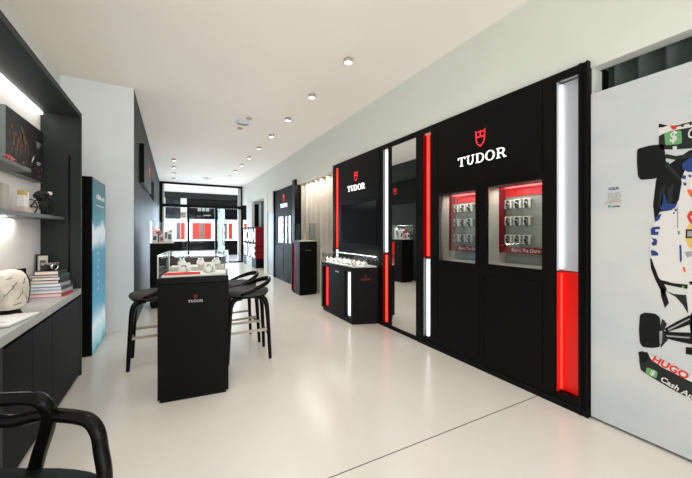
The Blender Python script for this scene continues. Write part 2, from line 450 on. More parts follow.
place_watches(*WA, RX, 'right-hand wall window')
place_watches(*WB, RX, 'left-hand wall window')

# --- mirror panel
t = thing('wall_mirror', 'tall narrow mirror panel set between the two black display walls', 'mirror', (RX, 3.02, 0)); g = Grp(t)
MB().box(RX+.008, RX+.012, 2.795, 3.275, .05, 2.425, MIRROR).build('mirror_glass')
mb = MB(); slab(mb, (2.762, 3.335), (0, ZT), [(2.795, 3.275, .05, 2.425)], RX, RX+.03, BLACK); mb.box(RX+.014, RX+.03, 2.795, 3.275, .05, 2.425, BLACK); mb.build('mirror_frame'); g.done()

# --- TV display wall
t = thing('display_wall', 'black display wall with dark screen and TUDOR lettering above the watch counter', 'display wall', (2.6, 4.15, 0)); g = Grp(t)
holes = [(3.342, 3.456, .05, 2.43), (4.787, 4.89, .05, 2.43)]
mb = MB(); slab(mb, (3.337, 4.99), (0, ZT), holes, RX, RX+.02, BLACK)
mb.box(RX+.02, 2.86, 3.337, 3.341, 0, ZT, BLACK); mb.box(RX+.02, 2.86, 4.97, 4.99, 0, ZT, BLACK); mb.box(RX+.02, 2.86, 3.341, 4.97, ZT-.02, ZT, BLACK); mb.box(2.85, 2.86, 3.341, 4.97, 0, ZT-.02, BLACK)
mb.build('carcass')
MB().box(RX-.006, RX-.0002, 3.53, 4.76, 1.80, 2.46, BLACK, .002).build('fascia_panel')
MB().box(RX-.006, RX-.0002, 3.53, 4.76, .82, 1.04, BLACK, .002).build('lower_panel')
mb = MB(); mb.box(RX-.010, RX-.0002, 3.55, 4.70, 1.08, 1.77, BLACK2, .003); mb.build('screen_surround')
plabel(MB().box(RX-.018, RX-.0104, 3.59, 4.645, 1.115, 1.745, SCREEN).build('screen'), 'switched-off black screen')
light_column(None, 3.342, 3.456, 2.43, .05, 1.0, 'white', 3.40)
light_column(None, 4.787, 4.89, 2.43, .05, 1.0, 'red', 4.84)
logo(None, (RX-.006, 4.165, 1.95), U, V, .090, wm=LOGOW, rm=LOGOR, shh=.150, gap=.055)
g.done()

# --- far Tudor wall
t = thing('display_wall', 'far slim black display wall with two lit windows, beyond the beige curtain', 'display wall', (2.65, 7.8, 0)); g = Grp(t)
FA = (7.30, 7.77, 1.0, 1.70); FB = (7.88, 8.38, 1.0, 1.70)
mb = MB(); slab(mb, (7.1, 8.74), (0, 2.44), [FA, FB], RX, RX+.02, DARKCAB)
mb.box(RX+.02, 2.86, 7.1, 7.12, 0, 2.44, BLACK); mb.box(RX+.02, 2.86, 8.72, 8.74, 0, 2.44, BLACK); mb.box(RX+.02, 2.85, 7.12, 8.72, 2.4095, 2.44, BLACK) if 0 else None
mb.box(2.85, 2.86, 7.12, 8.72, 0, 2.40, BLACK)
mb.box(RX-.03, RX+.02, 8.66, 8.75, 0, 2.46, BLACK2)
mb.build('carcass')
for (a, c) in ((7.25, 7.83), (7.86, 8.6)): MB().box(RX-.006, RX-.0002, a, c, .08, .92, DARKCAB, .002).build('cabinet_door')
PINK = mat('peach_lit_print', (.7, .45, .36), .6, emit=.4, ecol=(1, .6, .45))
for (a, c, e, f), lab in ((FA, 'right'), (FB, 'left')):
    m = MB(); m.box(RX+.02, RX+.25, c, c+.008, e, f, OFFW); m.box(RX+.02, RX+.25, a-.008, a, e, f, OFFW); m.box(RX+.02, RX+.25, a, c, e-.008, e, OFFW); m.box(RX+.02, RX+.25, a, c, f, f+.008, OFFW)
    m.box(RX+.25, RX+.258, a, c, e, f, WHITE if lab == 'right' else PINK)
    m.build('niche_liner'); MB().box(RX+.01, RX+.014, a, c, e, f, GLP).build('pane')
logo(None, (RX-.004, 7.82, 1.93), U, V, .10, wm=LOGOW, rm=LOGOR, shh=.19, gap=.05)
g.done()
tag(box('wall_post', 2.49, 2.62, 6.93, 7.098, 0, 2.53, BLACK2), 'tall black square post at the near edge of the far display wall', 'post')

# --- curtains
def curtain(name, X, ya, yb, za, zb, amp, wl, m, lab, grp=None, jitter=.3):
    mb = MB(); n = int((yb-ya)/wl*12); vs = []
    ph = 0; rr = random.Random(3)
    prev = None; i = mb.mi(m)
    for k in range(n+1):
        y = ya + (yb-ya)*k/n
        ph = 2*PI*(y-ya)/wl + jitter*math.sin(y*5.1) + jitter*.6*math.sin(y*11.7)
        x = X + amp*math.sin(ph) + amp*.25*math.sin(2*ph+1)
        cur = [mb.bm.verts.new((x + (.006*math.sin(3*y) if z == za else 0), y, z)) for z in (za, (za+zb)/2, zb)]
        if prev:
            for a in (0, 1):
                f = mb.bm.faces.new((prev[a], cur[a], cur[a+1], prev[a+1])); f.material_index = i; f.smooth = True
        prev = cur
    bmesh.ops.solidify(mb.bm, geom=mb.bm.faces[:], thickness=.003)
    return tag(mb.build(name), lab, 'curtain')
curtain('curtain', 2.71, 5.03, 6.92, .015, 2.405, .06, .27, CURT, 'pleated beige full-height curtain between the two black display walls')
curtain('curtain', 2.73, -2.4, 1.02, .05, 2.8, .035, .125, CURTG, 'grey-green pleated curtain seen in the slot above the racing mural')
# far blind
mb = MB()
for k in range(11): mb.box(2.86, 2.87, 9.87+k*.158, 9.87+(k+1)*.158-.006, .02, 2.405, mat('slate_blind', (.07, .08, .085), .6, var=.1))
tag(mb.build('blind'), 'dark slate vertical blind above the red and white lightbox', 'blind')

# ================================================================ MURAL
t = thing('wall_mural', 'large pale wall mural showing a racing car from above, at the right edge', 'mural', (2.54, -.2, 0)); g = Grp(t)
mm = bpy.data.materials.new('pale_printed_panel'); mm.use_nodes = True
nt = mm.node_tree; b = nt.nodes['Principled BSDF']; tc = nt.nodes.new('ShaderNodeTexCoord'); mp = nt.nodes.new('ShaderNodeMapping'); mp.inputs['Scale'].default_value = (1, .8, 2.2)
n1 = nt.nodes.new('ShaderNodeTexNoise'); n1.inputs['Scale'].default_value = 1.5; n1.inputs['Detail'].default_value = 2
r1 = nt.nodes.new('ShaderNodeValToRGB'); r1.color_ramp.elements[0].position = .36; r1.color_ramp.elements[1].position = .62
r1.color_ramp.elements[0].color = (.46, .50, .525, 1); r1.color_ramp.elements[1].color = (.555, .55, .535, 1)
nt.links.new(tc.outputs['Object'], mp.inputs['Vector']); nt.links.new(mp.outputs[0], n1.inputs['Vector']); nt.links.new(n1.outputs['Fac'], r1.inputs['Fac']); nt.links.new(r1.outputs['Color'], b.inputs['Base Color'])
b.inputs['Roughness'].default_value = .55
MX = 2.53
MB().box(MX, MX+.03, -2.4, 1.035, .02, 2.253, mm).build('panel')
TY = mat('print_black', (.006, .007, .007), .5, spec=.2); TY2 = mat('print_dark_grey', (.018, .021, .020), .5, spec=.2); PW = mat('print_white', (.62, .60, .58), .5)
PB = mat('print_blue', (.008, .035, .17), .5); PG = mat('print_green', (.12, .32, .12), .5); PR = mat('print_red', (.62, .02, .015), .5); PYL = mat('print_yellow', (.65, .42, .12), .5); PGY = mat('print_grey', (.28, .28, .29), .5); POR = mat('print_orange_red', (.75, .10, .02), .5)
CARY = .50
art = MB()
def layer(pts, m, lv, mirror=True):
    W = [PX(a, c, MX) for a, c in pts]
    for s_ in ((1, -1) if mirror else (1,)):
        q = [((-(w.y if s_ == 1 else 2*CARY-w.y)), w.z) for w in W]
        art.prism(q, (MX-.0006*lv, 0, 0), (0, -1, 0), (0, 0, 1), .0006, m) if 0 else art.prism([(x, z) for x, z in q], (MX-.0006*(lv-1), 0, 0), (0, -1, 0), (0, 0, 1), .0006, m)
# suspension and floor edges (dark), behind the body
layer([(656,180),(661,170),(690,150),(700,150),(700,200),(680,206),(668,214),(655,222),(653,205)], TY, 1)
layer([(651,258),(652,258),(657,275),(662,282),(660,283),(655,276),(651,268)], TY, 1)
layer([(650,258),(653,262),(659,279),(672,283),(690,285),(702,285),(702,290),(688,289),(672,286),(664,284),(667,289),(664,296),(659,287),(655,279),(651,268)], TY, 2)
layer([(660,285),(665,290),(669,303),(665,308),(661,296)], TY, 2)
layer([(664,290),(674,294),(686,295),(689,315),(683,305),(676,297)], TY2, 2)
# white body
layer([(655,222),(660,212),(672,210),(679,200),(681,180),(686,168),(700,160),(712,165),(712,420),(690,345),(689,320),(687,296),(688,284),(672,282),(661,280),(655,268),(650.5,255),(650,238),(652,228)], PW, 3)
layer([(700,296),(712,296),(712,372),(696,372),(692,350),(689,318)], PW, 3)
# coke-bottle dark intake
layer([(658,186),(664,178),(676,172),(682,182),(679,200),(674,207),(667,209),(663,211),(659,206),(655,219),(654,205)], TY, 4)
layer([(661,189),(666,184),(662,206),(658,206)], TY2, 5); layer([(668,190),(674,182),(672,202),(667,204)], TY2, 5)
layer([(662,197),(665,194),(667,203),(674,204),(678,203),(675,208),(668,211),(662,211),(660,208)], PB, 5)
layer([(682,164),(700,150),(700,160),(696,166),(692,172),(688,172),(683,169)], PB, 5)
for (a, c, r) in ((684,177,2.2),(690,176,1.5),(685,184,1.6),(689,168,2.2),(694,172,1.6),(676,210,1.2),(674,213,.9)):
    layer([(a-r,c-r),(a+r,c-r*.6),(a+r*.9,c+r),(a-r*.7,c+r*.8)], PB, 6)
# side lettering fragments of the word on the flank
for p in ([(655,218),(660,214),(662,214),(659,220),(655,222)], [(652.5,227),(657,226.4),(657.5,229),(654,229.5),(654,231.6),(656.5,231.8),(656,235),(651.2,235),(651,229)],
          [(651,237),(653,238.6),(654.5,238.6),(655.5,241),(655,245),(652.5,246),(651.3,243),(653,241)], [(651,250.2),(653.5,250.4),(656,253),(656,255.5),(651.5,255.8)]):
    p = [(651+(a-651)*1.45 if c > 225 else a, c) for a, c in p]
    layer(p, PB, 5)
# red and yellow roof graphics
layer([(687,190),(690,189),(694,193),(700,194),(700,204),(694,199),(690,196)], POR, 5)
layer([(687,216),(690,211),(700,210),(700,227),(694,226),(689,221)], PR, 5); layer([(690.5,217),(693,214),(697,216),(697,220),(693,221)], PW, 6)
layer([(685,237),(686,230),(690,223),(704,220),(704,254),(694,251),(688,246)], PYL, 4)
layer([(686,229.5),(704,229),(704,238),(686,238)], TY, 6); layer([(687.5,231),(704,230.6),(704,236.4),(687.5,236.6)], PGY, 7)
layer([(679.5,245),(681.5,245),(682,260),(681,263),(680,260)], PB, 5)
layer([(677.5,206),(678.3,206),(678.3,228),(677.2,228)], PGY, 5); layer([(678,231),(680,231),(680,234.5),(678,234.5)], PG, 5)
layer([(682.6,267),(685,267),(686,272),(684,272)], POR, 5)
layer([(685,252),(692,251),(692,256),(687,257.5)], PGY, 5)
layer([(689,281.5),(702,281.5),(702,285),(690,284.5)], TY, 5)
layer([(682,286),(685,286),(684,288),(682,288)], PG, 5)
# rear tyre
def rnd(pts, r=.3):
    out = []; n = len(pts)
    for k in range(n):
        p0, p1, p2 = Vector(pts[k-1]), Vector(pts[k]), Vector(pts[(k+1) % n])
        for tt in (0, .5, 1):
            a = p1.lerp(p0, r*(1-tt)); c = p1.lerp(p2, r*tt); out.append(tuple((a+c)/2 if tt == .5 else (a if tt == 0 else c)))
    return out
layer(rnd([(637.3,149),(650,145.5),(664,144),(666,160),(665,176),(655,178.6),(641,180),(638,176),(637,162)], .16), TY, 4)
layer([(665,158),(676,160),(700,156),(700,152),(676,156),(666,154)], TY2, 5); layer([(666,161),(680,176),(682,180),(679,180),(665,166)], TY2, 5)
layer([(666,163),(669,162),(670,170),(669,178),(666,178)], TY, 3)
# rear wing
layer([(658.5,124),(664,124.2),(669,126),(700,118.5),(710,118),(710,126),(694,128),(676,129.5),(668,132),(661,136),(659,136.5)], PW, 3)
layer([(659,123.6),(668,125.6),(664,127),(659,127.8)], TY, 5); layer([(675,126),(692,121.4),(710,118),(710,119.2),(692,122.6),(676,127.2)], TY2, 5)
layer([(669.8,125.8),(677.6,125.4),(676,129.2),(672.5,129.6)], PR, 5); layer([(681,124.8),(684,124),(684,126.6),(681.5,127.2)], TY2, 5); layer([(689,123),(692,122),(692,125),(690,125.2)], TY2, 5)
layer([(659,136),(663,134),(671,131),(690,127.5),(710,125),(710,146),(690,148.5),(672,149.6),(661,149),(659,144)], TY2, 4)
layer(rnd([(664.6,133.4),(672,131),(681.5,130.6),(682.2,143),(678,144.4),(665.4,145.2)], .14), PG, 6)
layer([(673,146.5),(677,146.3),(677,150),(673,150.2)], PW, 6)
# front tyre and arms
layer(rnd([(640,314.5),(645,312.5),(655,313.5),(660,317),(661.5,335),(660,347),(652,348),(643,347),(640,343),(639,330)], .18), TY, 4)
layer([(662,319),(664,320),(667,324),(664,330),(668,340),(664,344),(661,348),(660,330)], TY2, 3)
layer([(659.5,331),(662.5,331),(662,343),(660,344)], PGY, 5)
layer([(664,329),(676,322),(690,315),(691,324),(680,328),(667,332)], TY, 4); layer([(668,329),(690,318),(690,319.5),(669,330.5)], PGY, 5)
layer([(664,331),(672,332),(688,332.5),(700,333),(700,345),(690,344),(672,340),(665,338)], TY, 4); layer([(666,335),(690,337),(690,338.4),(667,336.6)], PGY, 5)
layer([(686,347),(700,348),(700,356),(686,354)], TY, 5)
# front wing
layer([(639,352),(642,351),(648,353),(650,357.5),(656,362),(668,368),(680,374),(700,383),(700,391),(712,398),(712,409),(690,398.5),(670,388),(650,376),(641,370),(639.5,362)], TY2, 4)
layer([(638.5,352),(647.5,352),(649,358),(645,363),(640,362)], TY, 5)
layer([(650,355),(656,357),(668,364),(680,370),(712,386),(712,392),(690,381),(676,374),(662,367),(651,359)], PW, 5)
layer(rnd([(647,367),(658,371.5),(656.6,378.5),(645.5,373.5)], .2), PG, 6)
art.build('printed_car', fixn=True)
# lettering on the car, laid along its wings
def txt(sx, p0, p1, hpx, m, lv, bold=.022):
    a = PX(*p0, MX); c = PX(*p1, MX); u = Vector((0, c.y-a.y, c.z-a.z)); L = u.length; u.normalize(); v = Vector((-1, 0, 0)).cross(u)
    tmp = MB(); size = hpx
    tmp.text(sx, (0, 0, 0), (1, 0, 0), (0, 1, 0), 1, .1, m, bold=bold)
    w = max(v_.co.x for v_ in tmp.bm.verts); tmp.bm.free()
    k = L/w
    q = MB(); q.text(sx, (MX-.0006*(lv-1), a.y, a.z), u*k, v*size, 1, .0006, m, bold=bold); return q
txt('HUGO', (651.5,360.5), (687,379.5), .056, PR, 7, .035).build('lettering')
txt('Cash App', (660,380), (697,402.5), .044, PW, 7).build('lettering')
txt('$', (649.5,373.2), (654.2,375.8), .042, PW, 8).build('lettering')
txt('$', (669.5,142), (677,141), .085, PW, 8).build('lettering')
txt('Cash App', (687.5,138.5), (730,133), .075, PW, 7).build('lettering')
txt('VISA', (608.3,190.6), (619.5,189.2), .026, PB, 3).build('lettering')
TAN = mat('print_taupe', (.40, .38, .35), .5)
txt('RB', (607.5,198.5), (621.5,197), .05, TAN, 3).build('lettering')
mbq = MB()
for pts in ([(605,203),(609,201),(613,198.6),(618,198),(621,200),(621.5,204),(619.5,202),(617,203.5),(615,202),(611,203.5),(608,202.5),(605,205.5)],):
    W = [PX(a, c, MX) for a, c in pts]; mbq.prism([(-w.y, w.z) for w in W], (MX-.0012, 0, 0), (0, -1, 0), (0, 0, 1), .0006, TAN)
mbq.build('bull_emblem')
mbq = MB(); W = [PX(a, c, MX) for a, c in rnd([(608,205.2),(610.6,204.9),(610.6,207.4),(608,207.7)], .2)]; mbq.prism([(-w.y, w.z) for w in W], (MX-.0012, 0, 0), (0, -1, 0), (0, 0, 1), .0006, PG); mbq.build('app_mark')
txt('Cash App', (611.5,207.3), (620,206.6), .016, TY2, 3).build('lettering')
g.done()

# ================================================================ BEIGE FLOOR THINGS: counter + cases
ZC = .795
t = thing('display_counter', 'black glass-topped watch counter under the dark screen, with red and white light strips', 'counter', (2.33, 4.12, 0)); g = Grp(t)
mb = MB(); XL = 2.16; XR = 2.51
XU, YU = (1, 0, 0), (0, 1, 0)
def flat(pts, z0, z1, m): mb.prism(pts, (0, 0, z0), XU, YU, z1-z0, m)
flat([(XL, 3.675), (XR, 3.555), (XR, 3.72), (XL, 3.72)], .05, ZC, BLACK); flat([(XL, 4.64), (XR, 4.64), (XR, 4.82), (XL, 4.70)], .05, ZC, BLACK)
for (a, c, e, f) in ((3.91, 4.44, .05, ZC), (3.72, 3.91, .05, .08), (3.72, 3.91, ZC-.06, ZC), (4.44, 4.64, .05, .08), (4.44, 4.64, ZC-.06, ZC)):
    mb.box(XL, XR if e > .1 or f > .1 else XR, a, c, e, f, BLACK)
mb.box(XL+.06, XR, 3.72, 3.91, .08, ZC-.06, BLACK); mb.box(XL+.06, XR, 4.44, 4.64, .08, ZC-.06, BLACK)
mb.build('body')
mb = MB(); flat([(XL+.02, 3.70), (XR, 3.58), (XR, 4.79), (XL+.02, 4.67)], 0, .05, BLACK2); mb.build('plinth')
for (a, c, m1, m2, l) in ((3.72, 3.91, WACR, WTUBE, 'white'), (4.44, 4.64, REDACR, REDTUBE, 'red')):
    q = MB(); q.box(XL+.05, XL+.06, a, c, .08, ZC-.06, m1); p = q.build('light_panel'); plabel(p, l+' glowing recessed panel')
    q = MB(); yy = (a+c)/2; q.tube([(XL+.035, yy, .10), (XL+.035, yy, ZC-.08)], .012, m2, 8); q.build('light_tube', None, p)
logo(None, (XL-.001, 4.13, .685), U, V, .020, d=.003, shh=.034, wm=WHITE, rm=REDM)
logo(None, (2.335, 3.6155, .62), Vector((.35, -.12, 0)).normalized(), V, .022, d=.003, shh=.040, wm=mat('dim_red_letter', (.4, .05, .05), .5), rm=REDM)
q = MB(); za, zb = ZC, .948
q.box(XL+.002, XL+.008, 3.68, 4.695, za, zb, GLT); q.prism([(XL+.008, 3.675), (XR, 3.557), (XR, 3.563), (XL+.008, 3.681)], (0, 0, za), XU, YU, zb-za, GLT)
q.prism([(XL+.008, 4.70), (XR, 4.817), (XR, 4.811), (XL+.008, 4.694)], (0, 0, za), XU, YU, zb-za, GLT)
q.prism([(XL+.002, 3.677), (XR, 3.556), (XR, 4.818), (XL+.002, 4.698)], (0, 0, zb), XU, YU, .006, GLT)
q.build('glass_case')
q = MB(); WT = mat('white_leather_tray', (.80, .78, .75), .5); q.prism([(XL+.012, 3.69), (XR-.01, 3.58), (XR-.01, 4.79), (XL+.012, 4.68)], (0, 0, ZC+.0002), XU, YU, .018, WT); q.build('tray')
q = MB(); q.box(XL+.02, XR-.02, 3.69, 4.56, zb-.012, zb-.002, mat('case_led_strip', (1, 1, 1), .3, emit=0)) if 0 else q.box(XR-.018, XR-.004, 3.60, 4.78, zb-.012, zb-.002, mat('case_led', (1, 1, 1), .3, emit=3, ecol=(1, .97, .92))); q.build('light_strip')
g.done()
# watches on pillows
STEEL = mat('watch_steel', (.6, .6, .6), .2, metal=1)
def pillow_watch(loc, lab, grp, strap=0, rz=0, proto={}):
    key = strap
    if key not in proto:
        sm = (STEEL, WBLK, REDM)[strap]
        p = MB(); p.tube([(0, -.035, .03), (0, -.032, .03), (0, .032, .03), (0, .035, .03)], [.012, .026, .026, .012], WCUFF, 14, up=(0, 0, 1)); 
        pil = p.build('watch_pillow'); pil['category'] = 'watch pillow'
        w = MB()
        w.tube([(.03*math.cos(a), 0, .03+.029*math.sin(a)) for a in [2*PI*k/16 for k in range(16)]], .0035, sm, 6, closed=True, rb=None)
        for k in range(16):
            a = 2*PI*k/16
            w.box(-.006, .006, -.009, .009, -.0018, .0018, sm, M=Matrix.Translation((.0295*math.cos(a), 0, .03+.0295*math.sin(a))) @ Matrix.Rotation(PI/2-a, 4, 'Y'))
        w.lathe([(0, 0), (.019, 0), (.021, .004), (.018, .009), (0, .009)], STEEL, 18, c=(0, 0, .058))
        w.lathe([(0, 0), (.0155, 0), (.0155, .001), (0, .001)], DIAL, 18, c=(0, 0, .067))
        wo = w.build('wristwatch'); wo['category'] = 'watch'
        proto[key] = (wo, pil); wo2, pil2 = wo, pil
    else:
        wo2, pil2 = proto[key][0].copy(), proto[key][1].copy(); COL.objects.link(wo2); COL.objects.link(pil2)
    for o in (wo2, pil2): o.location = loc; o.rotation_euler[2] = rz
    wo2['label'] = lab; wo2['group'] = grp; pil2['label'] = 'pillow of ' + lab; pil2['group'] = grp + ', pillows'
ordn = ('nearest', 'second nearest', 'third nearest', 'fourth nearest', 'fifth nearest', 'sixth nearest', 'seventh nearest')
nw = 0
for i in range(7):
    for j in range(2):
        pillow_watch((2.225 + j*.15, 3.735 + i*.145 - .035*j, ZC+.0185), '%s wristwatch, %s in %s row of wall counter' % (('steel', 'black strap', 'red strap')[0 if (i+j) % 3 else (1 if i % 2 else 2)], ordn[i], ('aisle side', 'wall side')[j]),
                     'wristwatches in the glass-topped wall counter', 0 if (i+j) % 3 else (1 if i % 2 else 2), .3*math.sin(i*2+j))

def tall_case(cx, cy, w, l, side, lab):
    """black tall case with glass top; side=-1: aisle on the -x side"""
    t = thing('display_case', lab, 'display case', (cx, cy, 0))
    x0, x1, y0, y1 = -w/2, w/2, -l/2, l/2
    zt = 1.095
    q = MB()
    q.box(x0, x1, y0, y1-.20, .04, zt, BLACK)
    q.box(x0+.05 if side < 0 else x0, x1 if side < 0 else x1-.05, y1-.20, y1-.05, .04, zt, BLACK)
    q.box(x0, x1, y1-.05, y1, .04, zt, BLACK); q.box(x0, x1, y1-.20, y1-.05, zt-.05, zt, BLACK)
    q.build('body', None, t)
    MB().box(x0+.015, x1-.015, y0+.015, y1-.015, 0, .04, BLACK2).build('plinth', None, t)
    xs = x0+.03 if side < 0 else x1-.04
    p = MB().box(xs, xs+.01, y1-.20, y1-.05, .045, zt-.055, mat('dim_red_acrylic', (.4, .01, .015), .3, emit=.10, ecol=(1, .01, .02)) if side < 0 else REDACR).build('light_panel', None, t); plabel(p, 'red glowing strip on the side')
    q = MB(); ze = zt+.37; gy = y1 if l < .5 else y0+.42
    for (a, c, e, f) in ((x0+.003, x0+.009, y0+.003, gy-.003), (x1-.009, x1-.003, y0+.003, gy-.003), (x0+.009, x1-.009, y0+.003, y0+.009), (x0+.009, x1-.009, gy-.009, gy-.003)):
        q.box(a, c, e, f, zt, ze, GLT)
    q.box(x0+.003, x1-.003, y0+.003, gy-.003, ze, ze+.008, GLT); q.build('glass_case', None, t)
    MB().box(x0+.02, x1-.02, y0+.02, gy-.02, zt, zt+.012, WT).build('tray', None, t)
    return t
t = tall_case(2.41, 6.13, .38, .50, -1, 'tall black display case with clear glass top in front of the beige curtain')
logo(t, (0, -.251, .90), (1, 0, 0), V, .022, d=.002, wm=CHAMP, sh=False)
q = MB(); GOLD = mat('gold_metal', (.7, .5, .25), .3, metal=1)
q.lathe([(0, 0), (.035, 0), (.035, .01), (.012, .02), (.010, .05), (.03, .075), (.034, .10), (.02, .13), (0, .135)], GOLD, 18)
q.ball((0, 0, .12), .022, WHITE)
tag(q.build('ornament', loc=(2.41, 6.08, 1.108)), 'small gold and white ornament inside the tall case by the curtain', 'ornament')
t = tall_case(-.16, 6.35, .37, .50, 1, 'tall black display case with glass top beside the dark left partition')
BXN = ('white watch box at the front left', 'pink watch box at the front middle', 'white watch box at the front right', 'red watch box in the middle', 'tall white watch box in the middle right', 'tall pink watch box at the back left', 'tallest white watch box at the back right')
PK = mat('pink_box', (.75, .40, .36), .5)
for k, (dx, dy, m_, h_) in enumerate(((-.12, -.12, WHITE, .15), (-.02, -.12, PK, .12), (.10, -.11, WHITE, .19), (-.06, -.03, REDM, .20), (.05, -.02, WHITE, .24), (-.12, .07, PK, .25), (.11, .07, WHITE, .29))):
    q = MB(); q.box(-.038, .038, -.03, .03, 0, h_, m_, .004); q.box(-.022, .022, -.0315, -.030, h_*.3, h_*.75, DIAL); q.ball((0, 0, h_+.013), .014, STEEL)
    tag(q.build('presentation_box', loc=(-.16+dx, 6.35+dy, 1.108)), BXN[k] + ' of the left-hand tall case', 'box', 'watch boxes in the left tall case')
area((-.16, 6.30, 1.455), (0, 0, 0), .25, .25, 1.5, (1, .95, .9), 'case_light')
area((-.0, 0, 0), (0, 0, 0), .01, .01, 0) if 0 else None

# front pedestal
rz = math.radians(-7.8)
uu = Vector((math.cos(rz), math.sin(rz), 0)); vv = Vector((-math.sin(rz), math.cos(rz), 0))
A = Vector((-.106, 2.715, 0)); PW_, PD = .50, .52
pc = A + uu*PW_/2 + vv*PD/2
t = thing('display_pedestal', 'black pedestal showcase with glass top and small TUDOR lettering in the middle of the floor', 'showcase', pc, rz)
hx, hy = PW_/2, PD/2; ZP = .945
q = MB(); q.box(-hx, hx, -hy, hy, .022, .895, BLACK, .002); q.build('body', None, t)
MB().box(-hx+.015, hx-.02, -hy+.004, hy-.01, 0, .022, BLACK2).build('plinth', None, t)
MB().box(-hx-.003, hx+.003, -hy-.003, hy+.003, .899, ZP, BLACK2, .002).build('top_frame', None, t)
logo(t, (.010, -hy-.0005, .748), (1, 0, 0), V, .018, d=.003, shh=.032, gap=.008, wm=mat('silver_letter', (.7, .7, .68), .4), rm=mat('dark_red_letter', (.5, .01, .05), .4))
q = MB(); e = .006; ze = 1.112
q.box(-hx, -hx+e, -hy, hy, ZP, ze, GLT); q.box(hx-e, hx, -hy, hy, ZP, ze, GLT); q.box(-hx+e, hx-e, -hy, -hy+e, ZP, ze, GLT); q.box(-hx+e, hx-e, hy-e, hy, ZP, ze, GLT); q.box(-hx, hx, -hy, hy, ze, ze+.007, GLT)
gc = q.build('glass_case', None, t)
q = MB()
for x in (-hx-.001, hx-.007): 
    for y in (-hy-.001, hy-.007): q.box(x, x+.008, y, y+.008, ZP, ze+.008, SILV)
for y in (-hy, hy-.006): q.box(-hx, hx, y, y+.006, ze+.0075, ze+.0105, SILV)
for x in (-hx, hx-.006): q.box(x, x+.006, -hy, hy, ze+.0075, ze+.0105, SILV)
q.build('case_edging', None, gc)
q = MB(); q.box(-hx+.03, hx-.03, hy-.05, hy-.015, ze-.03, ze-.004, BLACK2); rr = q.build('light_rail', None, t)
q = MB()
for k in range(16): q.box(-hx+.05+k*.025, -hx+.062+k*.025, hy-.045, hy-.03, ze-.034, ze-.03, mat('spot_led', (1, 1, 1), .3, emit=12, ecol=(1, .95, .88)))
q.build('led', None, rr)
lp = pc + vv*(PD*.30) + Vector((0, 0, 1.095)); area(lp, (math.radians(-35), 0, rz), .42, .03, .9, (1, .97, .92), 'case_light')
area((2.20, 4.18, .938), (0, math.radians(25), PI) if 0 else (0, math.radians(-25), 0), .03, .85, 3.2, (1, .97, .93), 'case_light')
q = MB(); q.box(-hx+.02, hx-.02, -hy+.03, hy-.03, ZP, ZP+.014, WT, .003); q.build('tray', None, t)
q = MB(); q.box(-hx+.035, .04, -hy+.045, -hy+.075, ZP+.014, ZP+.032, mat('bright_red_leather', (.75, .015, .02), .5), .003); q.build('red_bar', None, t)
q = MB(); q.box(-hx+.02, hx-.02, hy-.018, hy-.010, ZP, ZP+.115, mat('brown_black_back', (.02, .012, .008), .5)); q.build('case_back', None, t)
q = MB(); q.box(-hx+.03, hx-.03, hy-.22, hy-.05, ZP+.014, ZP+.05, mat('grey_riser', (.45, .42, .38), .6), .004); q.build('riser', None, t)
def plocal(x, y, z): return pc + uu*x + vv*y + Vector((0, 0, z))
for k, (x, y, z) in enumerate(((-.09, -.10, ZP+.012), (.10, -.11, ZP+.012), (-.13, .11, ZP+.048), (.02, .11, ZP+.048), (.15, .11, ZP+.048))):
    pillow_watch(plocal(x, y, z), ('steel wristwatch at the front left', 'steel wristwatch at the front right', 'steel wristwatch at the back left', 'steel wristwatch at the back middle', 'steel wristwatch at the back right')[k] + ' of the pedestal showcase', 'wristwatches in the pedestal showcase', 0, rz+.2*(k-2))
for k, (x, y) in enumerate(((-.09, -.10), (.10, -.11))):
    q = MB(); q.box(-.055, .055, -.05, .05, 0, .0, WCUFF) if 0 else q.prism([(-.05, 0), (.05, 0), (.04, .075), (-.04, .075)], (0, 0, 0), (1, 0, 0), (0, .35, 1), .014, WCUFF)
    tag(q.build('watch_stand', loc=plocal(x+.0, y+.055, ZP+.014), rz=rz), ('leaning white leather stand behind the front left watch', 'leaning white leather stand behind the front right watch')[k] + ' in the pedestal', 'watch stand', 'white stands in the pedestal showcase')

